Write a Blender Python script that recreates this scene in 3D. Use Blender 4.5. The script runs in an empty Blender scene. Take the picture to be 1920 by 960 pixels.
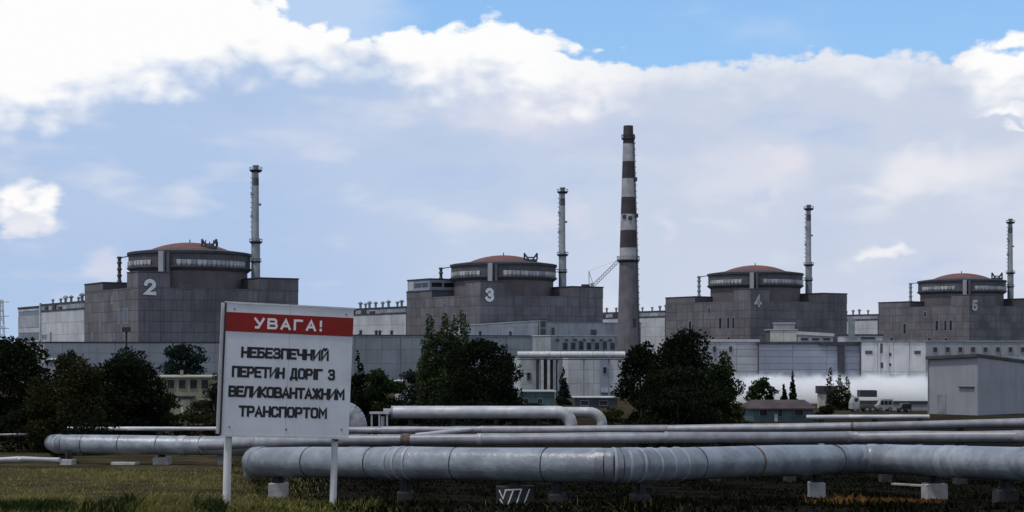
import bpy, math, random
import numpy as np
from mathutils import Vector, Matrix

R = math.radians
rng = random.Random(7)
S = bpy.context.scene
COL = S.collection

# ------------------------------------------------------------------ camera
CAM_Z = 17.0          # eye height above the plant's ground level (metres)
F = 2800.0            # focal length in photo pixels (1920 wide)
HOR = 650.0           # photo row of the horizon
cam_d = bpy.data.cameras.new('camera')
cam_d.sensor_width = 36.0
cam_d.lens = F / 1920 * 36.0
cam_d.shift_y = (HOR - 480) / 1920
cam_d.clip_start = 0.1
cam_d.clip_end = 20000
cam = bpy.data.objects.new('camera', cam_d)
cam.location = (0, 0, CAM_Z)
cam.rotation_euler = (R(90), 0, 0)
COL.objects.link(cam)
S.camera = cam

# ------------------------------------------------------------------ exposure
S.view_settings.view_transform = 'Standard'
S.view_settings.look = 'None'
S.view_settings.gamma = 1
S.view_settings.exposure = 0.0
S.render.film_transparent = False
S.cycles.max_bounces = 12
S.cycles.diffuse_bounces = 3
S.cycles.glossy_bounces = 2
S.cycles.transmission_bounces = 2
S.cycles.volume_bounces = 12
S.cycles.volume_step_rate = 1.0
S.cycles.use_denoising = True

# ------------------------------------------------------------------ sun
SUN_EL, SUN_AZ = 64.0, -122.0      # azimuth from +Y (the view direction), clockwise from above
sd = bpy.data.lights.new('sun', 'SUN')
sd.energy = 2.0
sd.angle = R(4)
sd.color = (1.0, 0.95, 0.88)
sun = bpy.data.objects.new('sun', sd)
to_sun = Vector((math.sin(R(SUN_AZ)) * math.cos(R(SUN_EL)), math.cos(R(SUN_AZ)) * math.cos(R(SUN_EL)), math.sin(R(SUN_EL))))
sun.rotation_euler = (-to_sun).to_track_quat('-Z', 'Y').to_euler()
sun.location = (-60, -60, 120)
COL.objects.link(sun)

# ------------------------------------------------------------------ world: sky with cloud bank
W = bpy.data.worlds.new('World')
S.world = W
W.use_nodes = True
W.cycles.sampling_method = 'MANUAL'
W.cycles.sample_map_resolution = 512
wt = W.node_tree
wt.nodes.clear()


class G:
    """small helper to write node graphs"""
    def __init__(self, tree):
        self.t = tree

    def n(self, typ, **kw):
        nd = self.t.nodes.new(typ)
        for k, v in kw.items():
            setattr(nd, k, v)
        return nd

    def link(self, a, b):
        self.t.links.new(a, b)

    def put(self, sock, v):
        if hasattr(v, 'is_output'):
            self.link(v, sock)
        else:
            sock.default_value = v

    def m(self, op, a, b=0.0, c=0.0):
        nd = self.n('ShaderNodeMath', operation=op)
        for i, v in enumerate((a, b, c)):
            self.put(nd.inputs[i], v)
        return nd.outputs[0]

    def smooth(self, v, lo, hi):
        nd = self.n('ShaderNodeMapRange', interpolation_type='SMOOTHSTEP')
        self.put(nd.inputs[0], v)
        self.put(nd.inputs[1], lo)
        self.put(nd.inputs[2], hi)
        return nd.outputs[0]

    def mix(self, f, a, b):
        nd = self.n('ShaderNodeMix', data_type='RGBA')
        self.put(nd.inputs[0], f)
        self.put(nd.inputs[6], a if hasattr(a, 'is_output') else (*a, 1))
        self.put(nd.inputs[7], b if hasattr(b, 'is_output') else (*b, 1))
        return nd.outputs[2]

    def noise(self, vec, scale, detail=4, rough=0.55, dist=0.0):
        nd = self.n('ShaderNodeTexNoise')
        if vec is not None:
            self.link(vec, nd.inputs['Vector'])
        nd.inputs['Scale'].default_value = scale
        nd.inputs['Detail'].default_value = detail
        nd.inputs['Roughness'].default_value = rough
        nd.inputs['Distortion'].default_value = dist
        return nd.outputs[0]

    def scalevec(self, vec, s, off=(0, 0, 0)):
        nd = self.n('ShaderNodeMapping')
        self.link(vec, nd.inputs[0])
        nd.inputs['Scale'].default_value = s
        nd.inputs['Location'].default_value = off
        return nd.outputs[0]

    def ramp(self, f, stops, interp='LINEAR'):
        nd = self.n('ShaderNodeValToRGB')
        cr = nd.color_ramp
        cr.interpolation = interp
        while len(cr.elements) > 1:
            cr.elements.remove(cr.elements[-1])
        for i, (p, c) in enumerate(stops):
            e = cr.elements[0] if i == 0 else cr.elements.new(p)
            e.position = p
            e.color = (c, c, c, 1) if isinstance(c, (int, float)) else (*c, 1)
        self.link(f, nd.inputs[0])
        return nd.outputs[0]


def az_el(px, py):
    """photo pixel -> compass direction in degrees (azimuth, elevation)"""
    x, z = (px - 960) / F, (HOR - py) / F
    return math.degrees(math.atan(x)), math.degrees(math.atan(z / math.hypot(1, x)))


def sky():
    g = G(wt)
    tc = g.n('ShaderNodeTexCoord')
    d = tc.outputs['Generated']
    sep = g.n('ShaderNodeSeparateXYZ')
    g.link(d, sep.inputs[0])
    X, Y, Z = sep.outputs
    hyp = g.m('SQRT', g.m('ADD', g.m('MULTIPLY', X, X), g.m('MULTIPLY', Y, Y)))
    A = g.m('MULTIPLY', g.m('ARCTAN2', X, Y), 57.29578)
    E = g.m('MULTIPLY', g.m('ARCTAN2', Z, hyp), 57.29578)
    Ac = g.m('ADD', g.m('MULTIPLY', g.m('DIVIDE', A, g.m('ADD', g.m('ABSOLUTE', A), 20.0)), 0.5), 0.5)

    def apos(a):
        return a / (abs(a) + 20) * 0.5 + 0.5
    flat = g.scalevec(d, (1, 1, 1.9))
    n_edge = g.m('SUBTRACT', g.noise(flat, 26, 5, 0.58), 0.5)
    n_mid = g.m('SUBTRACT', g.noise(g.scalevec(d, (1, 1, 2.6), (3, 1, 7)), 9, 3, 0.55), 0.5)
    n_low = g.noise(g.scalevec(d, (1, 1, 2.2), (11, 5, 2)), 3.4, 2, 0.5)
    n_soft = g.m('SUBTRACT', g.noise(g.scalevec(d, (1, 1, 3.2), (1, 8, 3)), 16, 3, 0.5), 0.5)

    bil = g.m('ABSOLUTE', g.m('SUBTRACT', g.noise(g.scalevec(d, (1, 1, 1.3), (2, 6, 4)), 30, 2, 0.5), 0.5))
    puff = g.m('SUBTRACT', g.m('MULTIPLY', bil, 2.2), 0.14)
    Aw = g.m('ADD', A, g.m('ADD', g.m('MULTIPLY', n_soft, 2.6), g.m('MULTIPLY', n_edge, 1.6)))
    Ew = g.m('ADD', E, g.m('ADD', g.m('MULTIPLY', n_edge, 1.3), g.m('MULTIPLY', puff, 1.0)))

    def curve(pts):
        out = [(0.0, pts[0][1])]
        for (px, v) in pts:
            out.append((apos(px), v))
        out.append((1.0, pts[-1][1]))
        nd = g.ramp(Ac, sorted(out))
        return nd

    def edge(pts):    # list of (px,py) inside the view, (deg, deg) outside
        l = []
        for p in pts:
            if len(p) == 3:
                l.append((p[0], p[1] / 40))
            else:
                a, e = az_el(*p)
                l.append((a, e / 40))
        return g.m('MULTIPLY', curve(l), 40.0)

    top = edge([(-150, 20, 1), (-90, 15, 1), (-45, 24, 1), (-24, 19, 1), (0, -80), (300, -55), (520, -10), (570, 42), (700, 52),
                (830, 44), (900, 52), (1030, 66), (1070, 92), (1150, 108), (1250, 122), (1400, 114), (1500, 98),
                (1640, 96), (1800, 108), (1850, 80), (1920, 70), (24, 14, 1), (50, 20, 1), (95, 16, 1), (150, 22, 1)])
    wlow = edge([(-150, 12, 1), (-60, 13, 1), (-24, 10, 1), (0, 160), (300, 150), (480, 125), (620, 120), (760, 120), (900, 138), (1040, 152),
                 (1150, 150), (1250, 138), (1500, 122), (1800, 125), (1850, 140), (1920, 135), (24, 11, 1), (60, 15, 1), (150, 13, 1)])
    wint = curve([(-150, .8), (-30, .95), (az_el(0, 0)[0], 1), (az_el(1000, 0)[0], 1), (az_el(1130, 0)[0], .8), (az_el(1250, 0)[0], .42),
                  (az_el(1500, 0)[0], .42), (az_el(1790, 0)[0], .45), (az_el(1860, 0)[0], 1.0), (az_el(1920, 0)[0], 1), (40, .8), (150, .8)])

    # cumulus bank: covered below 'top'
    bank = g.smooth(g.m('SUBTRACT', g.m('ADD', top, g.m('ADD', g.m('MULTIPLY', n_edge, 2.2), g.m('MULTIPLY', puff, 1.3))), E), -0.08, 0.28)
    # body colour of the bank, blue-lavender to pinkish grey
    body_c = g.mix(g.smooth(A, -12.0, 9.0), (.43, .565, .80), (.585, .655, .79))
    body_c = g.mix(g.m('MULTIPLY', g.smooth(n_low, 0.45, 0.70), 0.40), body_c, (.66, .69, .83))
    body_c = g.mix(g.m('MULTIPLY', g.smooth(g.m('ADD', n_soft, n_mid), 0.0, 0.36), 0.6), body_c, (.74, .77, .85))
    body_c = g.mix(g.m('MULTIPLY', g.smooth(g.m('ADD', n_soft, n_mid), -0.05, -0.45), 0.7), body_c, (.43, .55, .79))

    def blob(px, py, rx, ry, soft=0.5, rough=1.0, power=1.0, nz=None):
        a0, e0 = az_el(px, py)
        ra, re = math.degrees(rx / F), math.degrees(ry / F)
        dx = g.m('DIVIDE', g.m('SUBTRACT', Aw, a0), ra)
        dy = g.m('DIVIDE', g.m('SUBTRACT', Ew, e0), re)
        r = g.m('SQRT', g.m('ADD', g.m('MULTIPLY', dx, dx), g.m('MULTIPLY', dy, dy)))
        v = g.m('ADD', g.m('SUBTRACT', 1.0, r), g.m('MULTIPLY', nz if nz is not None else n_edge, rough))
        return g.m('MULTIPLY', g.smooth(v, 0.0, soft), power)

    # paler, sunlit folds in the grey body
    for (px, py, rx, ry, pw, c) in [
            (1370, 335, 150, 75, .75, (.73, .74, .83)), (1450, 300, 60, 40, .6, (.80, .77, .84)), (1430, 365, 30, 60, .4, (.73, .74, .83)),
            (1760, 325, 150, 75, .85, (.83, .83, .88)), (1690, 350, 60, 50, .6, (.86, .86, .89)), (1880, 300, 110, 55, .6, (.80, .79, .86)),
            (1040, 400, 130, 60, .7, (.72, .72, .83)), (960, 210, 160, 70, .5, (.74, .73, .84)), (1245, 420, 26, 34, .6, (.70, .74, .86)),
            (1140, 160, 190, 60, .5, (.74, .73, .84)), (640, 260, 260, 60, .3, (.60, .66, .83)), (200, 495, 48, 42, .6, (.72, .72, .84)),
            (850, 330, 170, 36, .5, (.42, .55, .81)), (1180, 260, 220, 40, .4, (.50, .57, .77)), (1560, 420, 90, 130, .4, (.50, .58, .78))]:
        body_c = g.mix(blob(px, py, rx, ry, 0.9, 1.6, pw, n_mid), body_c, c)
    # bright, sun-facing crown of the bank
    wv = g.m('SUBTRACT', g.m('ADD', E, g.m('ADD', g.m('MULTIPLY', n_edge, 2.4), g.m('ADD', g.m('MULTIPLY', puff, 1.6), g.m('MULTIPLY', n_mid, 3.6)))), wlow)
    white = g.m('MULTIPLY', g.smooth(wv, -1.25, 0.5), wint)
    cloud = g.mix(white, body_c, (.985, .985, .985))
    # separate small cumulus
    cum = None
    for (px, py, rx, ry, soft, rough, pw, c) in [
            (26, 396, 76, 46, .6, 1.4, .85, (.78, .80, .87)), (20, 368, 48, 38, .75, 1.4, 1.0, (.99, .98, .98)), (80, 378, 34, 42, .75, 1.4, 1.0, (.99, .98, .98)),
            (50, 425, 70, 20, .8, .8, .6, (.86, .85, .90)),
            (1676, 466, 52, 20, .9, 1.2, .85, (.90, .90, .93)), (1900, 203, 74, 14, .9, 1.0, .9, (.97, .97, .97)), (1910, 232, 34, 9, .7, 1.0, .7, (.93, .93, .96)),
            (1890, 108, 78, 38, .5, .9, 1.0, (.985, .985, .985))]:
        cloud = g.mix(blob(px, py, rx, ry, soft, rough, pw), cloud, c)

    # clear sky behind, with thin veils and unseen overhead clouds greyed to dim the ambient light
    st = g.n('ShaderNodeTexSky', sky_type='NISHITA')
    st.sun_disc = False
    st.sun_elevation = R(SUN_EL)
    st.sun_rotation = R(SUN_AZ)
    st.altitude = 0
    st.air_density = 1.0
    st.dust_density = 0.6
    st.ozone_density = 2.0
    K = 1 / 0.15
    mul = g.n('ShaderNodeMix', data_type='RGBA', blend_type='MULTIPLY')
    mul.inputs[0].default_value = 1
    g.link(cloud, mul.inputs[6])
    mul.inputs[7].default_value = (K, K, K, 1)
    cloud10 = mul.outputs[2]
    veil = g.m('MULTIPLY', g.smooth(g.m('ADD', g.m('MULTIPLY', n_mid, 1.6), g.smooth(A, 0.0, -8.5)), 0.15, 0.75), 0.55)
    over = g.smooth(g.noise(g.scalevec(d, (1, 1, 1.6), (4, 9, 2)), 3.0, 4, 0.6), 0.38, 0.52)
    over = g.m('MULTIPLY', over, g.smooth(E, 16.0, 30.0))
    shade = g.mix(g.smooth(n_low, 0.35, 0.65), (2.1, 2.5, 3.3), (3.6, 3.8, 4.3))
    clear = g.mix(0.52, st.outputs[0], (1.7, 3.7, 6.6))
    clear = g.mix(veil, clear, (4.3, 4.9, 6.0))
    clear = g.mix(over, clear, shade)
    final = g.mix(bank, clear, cloud10)
    bg = g.n('ShaderNodeBackground')
    g.link(final, bg.inputs[0])
    bg.inputs[1].default_value = 0.15
    out = g.n('ShaderNodeOutputWorld')
    g.link(bg.outputs[0], out.inputs[0])


sky()

# ------------------------------------------------------------------ positions
_gy = [0, 10, 20, 30, 40, 50, 62, 80, 96, 130, 200, 350, 500, 600, 1e5]
_gh = [1.7, 2.1, 2.5, 3.2, 4.3, 5.5, 6.2, 6.95, 7.5, 8.3, 9.2, 13.1, 16.6, 17.0, 17.0]


def gz(y):
    return CAM_Z - float(np.interp(y, _gy, _gh))


def P(px, py, y):
    """the point at depth y seen at photo pixel (px,py)"""
    return Vector(((px - 960) * y / F, y, CAM_Z + (HOR - py) * y / F))


def PX(px, y):
    return (px - 960) * y / F


def PZ(py, y):
    return CAM_Z + (HOR - py) * y / F


# ------------------------------------------------------------------ materials
MAT = {}


def mat(name, col, rough=0.8, metal=0.0, var=0.25, scale=0.5, streak=0.0, rnd=0.0, bump=0.0, bscale=8.0, col2=None, spec=0.3, stretch=(1, 1, 1), c2amt=(0.45, 0.6)):
    """procedural surface: base colour, soft blotches, vertical weather streaks, per-piece tint, fine relief"""
    if name in MAT:
        return MAT[name]
    m = bpy.data.materials.new(name)
    m.use_nodes = True
    t = m.node_tree
    t.nodes.clear()
    g = G(t)
    geo = g.n('ShaderNodeNewGeometry')
    pos = geo.outputs['Position']
    pv = g.scalevec(pos, stretch)
    n1 = g.noise(pv, scale, 5, 0.6)
    lo = tuple(c * (1 - var) for c in col)
    hi = tuple(min(1, c * (1 + var)) for c in col)
    c = g.mix(g.smooth(n1, 0.3, 0.7), lo, hi)
    if col2 is not None:
        n2 = g.noise(g.scalevec(pv, (1, 1, 1), (5, 9, 3)), scale * 0.6, 6, 0.62)
        c = g.mix(g.smooth(n2, *c2amt), c, col2)
    if streak:
        n3 = g.noise(g.scalevec(pos, (1.0, 1.0, 0.07)), 0.7, 5, 0.65)
        dk = tuple(x * 0.55 for x in col)
        c = g.mix(g.m('MULTIPLY', g.smooth(n3, 0.5, 0.72), streak), c, dk)
    if rnd:
        oi = g.n('ShaderNodeObjectInfo')
        f = g.m('ADD', 1 - rnd, g.m('MULTIPLY', oi.outputs['Random'], 2 * rnd))
        mm = g.n('ShaderNodeMix', data_type='RGBA', blend_type='MULTIPLY')
        mm.inputs[0].default_value = 1
        g.link(c, mm.inputs[6])
        cb = g.n('ShaderNodeCombineColor')
        for i in range(3):
            g.link(f, cb.inputs[i])
        g.link(cb.outputs[0], mm.inputs[7])
        c = mm.outputs[2]
    b = g.n('ShaderNodeBsdfPrincipled')
    g.link(c, b.inputs['Base Color'])
    b.inputs['Metallic'].default_value = metal
    g.link(g.m('ADD', rough - 0.08, g.m('MULTIPLY', n1, 0.16)), b.inputs['Roughness'])
    b.inputs['Specular IOR Level'].default_value = spec
    if bump:
        bn = g.n('ShaderNodeBump')
        bn.inputs['Strength'].default_value = bump
        bn.inputs['Distance'].default_value = 0.05
        g.link(g.noise(pos, bscale, 4, 0.6), bn.inputs['Height'])
        g.link(bn.outputs[0], b.inputs['Normal'])
    o = g.n('ShaderNodeOutputMaterial')
    g.link(b.outputs[0], o.inputs[0])
    MAT[name] = m
    return m


def leafmat(name, col, col2, trans=0.25):
    if name in MAT:
        return MAT[name]
    m = bpy.data.materials.new(name)
    m.use_nodes = True
    t = m.node_tree
    t.nodes.clear()
    g = G(t)
    geo = g.n('ShaderNodeNewGeometry')
    at = g.n('ShaderNodeAttribute', attribute_name='tint')
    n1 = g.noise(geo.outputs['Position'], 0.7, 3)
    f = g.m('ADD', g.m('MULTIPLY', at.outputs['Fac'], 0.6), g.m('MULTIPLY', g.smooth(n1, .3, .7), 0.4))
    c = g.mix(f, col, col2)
    d = g.n('ShaderNodeBsdfDiffuse')
    tr = g.n('ShaderNodeBsdfTranslucent')
    g.link(c, d.inputs[0])
    g.link(c, tr.inputs[0])
    mx = g.n('ShaderNodeMixShader')
    mx.inputs[0].default_value = trans
    g.link(d.outputs[0], mx.inputs[1])
    g.link(tr.outputs[0], mx.inputs[2])
    o = g.n('ShaderNodeOutputMaterial')
    g.link(mx.outputs[0], o.inputs[0])
    MAT[name] = m
    return m


# ------------------------------------------------------------------ mesh helpers
class MB:
    def __init__(self):
        self.v = []
        self.f = []

    def add(self, vs, fs):
        o = len(self.v)
        self.v += [tuple(p) for p in vs]
        self.f += [tuple(i + o for i in q) for q in fs]
        return self

    def box(self, x0, x1, y0, y1, z0, z1, M=None):
        vs = [(x0, y0, z0), (x1, y0, z0), (x1, y1, z0), (x0, y1, z0), (x0, y0, z1), (x1, y0, z1), (x1, y1, z1), (x0, y1, z1)]
        if M is not None:
            vs = [M @ Vector(p) for p in vs]
        return self.add(vs, [(3, 2, 1, 0), (4, 5, 6, 7), (0, 1, 5, 4), (1, 2, 6, 5), (2, 3, 7, 6), (3, 0, 4, 7)])

    def bar(self, p, q, w, h=None):
        p, q = Vector(p), Vector(q)
        h = h or w
        d = (q - p)
        L = d.length
        d.normalize()
        up = Vector((0, 0, 1)) if abs(d.z) < 0.95 else Vector((0, 1, 0))
        s = d.cross(up).normalized()
        t = s.cross(d).normalized()
        vs = []
        for e in (p, q):
            for (a, b) in ((-1, -1), (1, -1), (1, 1), (-1, 1)):
                vs.append(e + s * (a * w / 2) + t * (b * h / 2))
        return self.add(vs, [(0, 1, 2, 3), (7, 6, 5, 4), (0, 4, 5, 1), (1, 5, 6, 2), (2, 6, 7, 3), (3, 7, 4, 0)])

    def lathe(self, prof, n=32, cx=0, cy=0, a0=0.0, a1=2 * math.pi, cap=True):
        full = abs(a1 - a0 - 2 * math.pi) < 1e-6
        k = n if full else n + 1
        vs = []
        for (r, z) in prof:
            for i in range(k):
                a = a0 + (a1 - a0) * i / n
                vs.append((cx + r * math.cos(a), cy + r * math.sin(a), z))
        fs = []
        for j in range(len(prof) - 1):
            for i in range(n):
                i2 = (i + 1) % k if full else i + 1
                fs.append((j * k + i, j * k + i2, (j + 1) * k + i2, (j + 1) * k + i))
        if cap and full:
            fs.append(tuple(reversed(range(k))))
            fs.append(tuple((len(prof) - 1) * k + i for i in range(k)))
        return self.add(vs, fs)

    def tube(self, pts, rad, n=10, cap=True):
        pts = [Vector(p) for p in pts]
        m = len(pts)
        if not isinstance(rad, (list, tuple)):
            rad = [rad] * m
        vs = []
        for i, p in enumerate(pts):
            d = (pts[min(i + 1, m - 1)] - pts[max(i - 1, 0)]).normalized()
            up = Vector((0, 0, 1)) if abs(d.z) < 0.9 else Vector((0, 1, 0))
            s = d.cross(up).normalized()
            t = s.cross(d).normalized()
            for k in range(n):
                a = 2 * math.pi * k / n
                vs.append(p + (s * math.cos(a) + t * math.sin(a)) * rad[i])
        fs = []
        for i in range(m - 1):
            for k in range(n):
                k2 = (k + 1) % n
                fs.append((i * n + k, i * n + k2, (i + 1) * n + k2, (i + 1) * n + k))
        if cap:
            fs.append(tuple(reversed(range(n))))
            fs.append(tuple((m - 1) * n + k for k in range(n)))
        return self.add(vs, fs)

    def mesh(self, name, m, smooth=False):
        me = bpy.data.meshes.new(name)
        me.from_pydata(self.v, [], self.f)
        me.materials.append(m)
        if smooth:
            me.polygons.foreach_set('use_smooth', [True] * len(me.polygons))
            try:
                me.set_sharp_from_angle(angle=R(40))
            except Exception:
                pass
        me.update()
        return me

    def build(self, name, m, parent=None, smooth=False):
        return link(name, self.mesh(name, m, smooth), parent)


def link(name, me, parent=None, loc=None, rot=None):
    o = bpy.data.objects.new(name, me)
    COL.objects.link(o)
    if parent is not None:
        o.parent = parent
    if loc is not None:
        o.location = loc
    if rot is not None:
        o.rotation_euler = rot
    return o


def thing(name, label, cat, loc=(0, 0, 0), rz=0.0, group=None):
    o = bpy.data.objects.new(name, None)
    o.empty_display_size = 0.5
    COL.objects.link(o)
    o.location = loc
    o.rotation_euler = (0, 0, rz)
    tag(o, label, cat, group)
    return o


def tag(o, label=None, cat=None, group=None, kind=None):
    if label:
        o['label'] = label
    if cat:
        o['category'] = cat
    if group:
        o['group'] = group
    if kind:
        o['kind'] = kind
    return o


_cache = {}


def cached(key, fn):
    if key not in _cache:
        _cache[key] = fn()
    return _cache[key]


def panel_mesh(w, h, t, m, bev=0.04, name='panel'):
    """flat panel in the local XZ plane, facing -Y, with chamfered rim; origin at its lower left corner"""
    def mk():
        b = MB()
        e = min(bev, w * 0.2, h * 0.2)
        vs = [(0, 0, 0), (w, 0, 0), (w, 0, h), (0, 0, h), (e, -t, e), (w - e, -t, e), (w - e, -t, h - e), (e, -t, h - e)]
        b.add(vs, [(4, 5, 6, 7), (0, 1, 5, 4), (1, 2, 6, 5), (2, 3, 7, 6), (3, 0, 4, 7)])
        return b.mesh(name, m)
    return cached(('panel', round(w, 3), round(h, 3), t, m.name, bev), mk)


def panel_grid(parent, x0, x1, z0, z1, nx, nz, m, t=0.08, gap=0.05, y=0.0, side='front', xside=0.0, skip=None, name='wall_panel'):
    """grid of cladding panels on a front (facing -Y) or left (facing -X) face of a box"""
    w, h = (x1 - x0) / nx, (z1 - z0) / nz
    me = panel_mesh(w - gap, h - gap, t, m, 0.05, name)
    for j in range(nz):
        for i in range(nx):
            if skip and skip(i, j):
                continue
            a = x0 + i * w + gap / 2
            z = z0 + j * h + gap / 2
            if side == 'front':
                link(name, me, parent, (a, y, z))
            else:                    # left face: local x of the panel runs along -Y
                link(name, me, parent, (xside, a + w - gap, z), (0, 0, -math.pi / 2))


def window_meshes(w, h, fm, gm, fw=0.35, depth=0.3):
    def mk():
        b = MB()
        b.box(-fw, w + fw, -depth, 0, -fw, 0)
        b.box(-fw, w + fw, -depth, 0, h, h + fw)
        b.box(-fw, 0, -depth, 0, 0, h)
        b.box(w, w + fw, -depth, 0, 0, h)
        fme = b.mesh('window_frame', fm)
        b2 = MB().box(0, w, -depth * .55, 0, 0, h)
        return fme, b2.mesh('window', gm)
    return cached(('win', w, h, fm.name, gm.name, fw, depth), mk)


def window(parent, side, a, z, w, h, face, fm, gm, fw=0.35, depth=0.3):
    """a window: recessed pane (part) with its frame (sub-part)"""
    fme, gme = window_meshes(w, h, fm, gm, fw, depth)
    if side == 'front':
        o = link('window', gme, parent, (a, face, z))
    else:
        o = link('window', gme, parent, (face, a + w, z), (0, 0, -math.pi / 2))
    link('frame', fme, o)
    return o


# ------------------------------------------------------------------ stroke lettering
def arc(cx, cy, rx, ry, a0, a1, n=9):
    return [(cx + rx * math.cos(R(a0 + (a1 - a0) * i / n)), cy + ry * math.sin(R(a0 + (a1 - a0) * i / n))) for i in range(n + 1)]


def bowl(x0, x1, y0, y1):      # right-hand bowl with squared, rounded corners, from (x0,y1) round to (x0,y0)
    c = min(0.22, (y1 - y0) * 0.42)
    return [(x0, y1), (x1 - c, y1), (x1 - c * .3, y1 - c * .3), (x1, y1 - c), (x1, y0 + c), (x1 - c * .3, y0 + c * .3), (x1 - c, y0), (x0, y0)]


GL = {
    'У': (1, [[(0, 1), (.5, .42)], [(1, 1), (.42, 0), (.12, 0)]]),
    'В': (1, [[(0, 0), (0, 1)], bowl(0, .92, .52, 1), bowl(0, 1, 0, .52)]),
    'А': (1, [[(0, 0), (.5, 1), (1, 0)], [(.18, .3), (.82, .3)]]),
    'Г': (.9, [[(0, 0), (0, 1), (.95, 1)]]),
    '!': (.2, [[(.1, .5), (.1, 1)], [(.1, 0), (.1, .06)]]),
    'Н': (1, [[(0, 0), (0, 1)], [(1, 0), (1, 1)], [(0, .5), (1, .5)]]),
    'Е': (.9, [[(1, 1), (0, 1), (0, 0), (1, 0)], [(0, .52), (.85, .52)]]),
    'Б': (.95, [[(.92, 1), (0, 1), (0, 0)], bowl(0, 1, 0, .55)]),
    'З': (.95, [[(.02, .85), (.15, 1)] + bowl(.2, .95, .52, 1)[1:-1] + [(.35, .52)], [(.35, .5)] + bowl(.2, 1, 0, .5)[1:-1] + [(.15, 0), (0, .15)]]),
    'П': (1, [[(0, 0), (0, 1), (1, 1), (1, 0)]]),
    'Ч': (.95, [[(0, 1), (0, .6), (.15, .45), (1, .45)], [(1, 0), (1, 1)]]),
    'И': (1, [[(0, 1), (0, 0), (1, 1), (1, 0)]]),
    'Й': (1, [[(0, 1), (0, 0), (1, 1), (1, 0)], [(.3, 1.22), (.5, 1.12), (.7, 1.22)]]),
    'Р': (.95, [[(0, 0), (0, 1)], bowl(0, 1, .42, 1)]),
    'Т': (1, [[(0, 1), (1, 1)], [(.5, 0), (.5, .93)]]),
    'Д': (1.05, [[(0, -.18), (0, 0), (1, 0), (1, -.18)], [(.16, 0), (.3, 1), (.85, 1), (.85, 0)]]),
    'О': (1, [[(.5, 1), (.78, 1), (.93, .93), (1, .78), (1, .22), (.93, .07), (.78, 0), (.22, 0), (.07, .07), (0, .22), (0, .78), (.07, .93), (.22, 1), (.5, 1)]]),
    'І': (.15, [[(.1, 0), (.1, 1)]]),
    'Л': (1, [[(0, 0), (.1, .12), (.25, 1), (1, 1), (1, 0)]]),
    'К': (.95, [[(0, 0), (0, 1)], [(.95, 1), (.1, .48), (1, 0)]]),
    'Ж': (1.25, [[(.5, 0), (.5, 1)], [(0, 1), (.42, .5), (0, 0)], [(1, 1), (.58, .5), (1, 0)]]),
    'М': (1.15, [[(0, 0), (0, 1), (.5, .35), (1, 1), (1, 0)]]),
    'С': (.95, [[(1, .8), (.93, .93), (.78, 1), (.22, 1), (.07, .93), (0, .78), (0, .22), (.07, .07), (.22, 0), (.78, 0), (.93, .07), (1, .2)]]),
    '2': (1, [arc(.5, .70, .5, .30, 170, -35, 12) + [(.02, 0), (1.05, 0)]]),
    '3': (1, [arc(.48, .74, .44, .26, 160, -80, 12), arc(.48, .265, .5, .265, 88, -160, 12)]),
    '4': (1, [[(1.05, .26), (0, .26), (.72, 1), (.72, 0)]]),
    '5': (1, [[(.95, 1), (.12, 1), (.05, .52)] + arc(.48, .30, .5, .30, 120, -150, 12)]),
}


def strokes(mb, lines, w, depth, x0, z0, sx, sz, y=0.0):
    """polylines -> flat mitred ribbons in the XZ plane facing -Y"""
    for k, ln in enumerate(lines):
        p = [Vector((x0 + a * sx, z0 + b * sz)) for (a, b) in ln]
        n = len(p)
        closed = (p[0] - p[-1]).length < 1e-6
        L, Rr = [], []
        for i in range(n):
            if closed and i in (0, n - 1):
                d0, d1 = (p[-1] - p[-2]).normalized(), (p[1] - p[0]).normalized()
            else:
                d0 = (p[i] - p[i - 1]).normalized() if i > 0 else (p[1] - p[0]).normalized()
                d1 = (p[i + 1] - p[i]).normalized() if i < n - 1 else d0
            n0, n1 = Vector((-d0.y, d0.x)), Vector((-d1.y, d1.x))
            mm = (n0 + n1)
            if mm.length < 1e-4:
                mm = n0
            mm.normalize()
            s = min(2.0, 1 / max(0.3, mm.dot(n0)))
            q = p[i].copy()
            if not closed and i == 0:
                q = q - d1 * (w * 0.5)
            if not closed and i == n - 1:
                q = q + d0 * (w * 0.5)
            L.append(q + mm * (w / 2 * s))
            Rr.append(q - mm * (w / 2 * s))
        yy = y - depth - 0.0012 * k * max(1.0, w * 8)
        vs = [(a.x, yy, a.y) for a in L] + [(a.x, yy, a.y) for a in Rr]
        fs = [(i + n, i + 1 + n, i + 1, i) for i in range(n - 1)]
        mb.add(vs, fs)


def text_line(s, x0, x1, z0, h, w, depth=0.004, space=0.55, y=0.0):
    """one line of lettering stretched between x0 and x1"""
    tot = 0
    for ch in s:
        tot += (0.55 if ch == ' ' else GL[ch][0]) + space
    tot -= space
    k = (x1 - x0 - w) / tot
    b = MB()
    x = x0 + w / 2
    for ch in s:
        if ch == ' ':
            x += (0.55 + space) * k
            continue
        adv, ln = GL[ch]
        strokes(b, ln, w, depth, x, z0 + w / 2, k * adv if ch not in '!І' else k, h - w, y)
        x += (adv + space) * k
    return b

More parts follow.
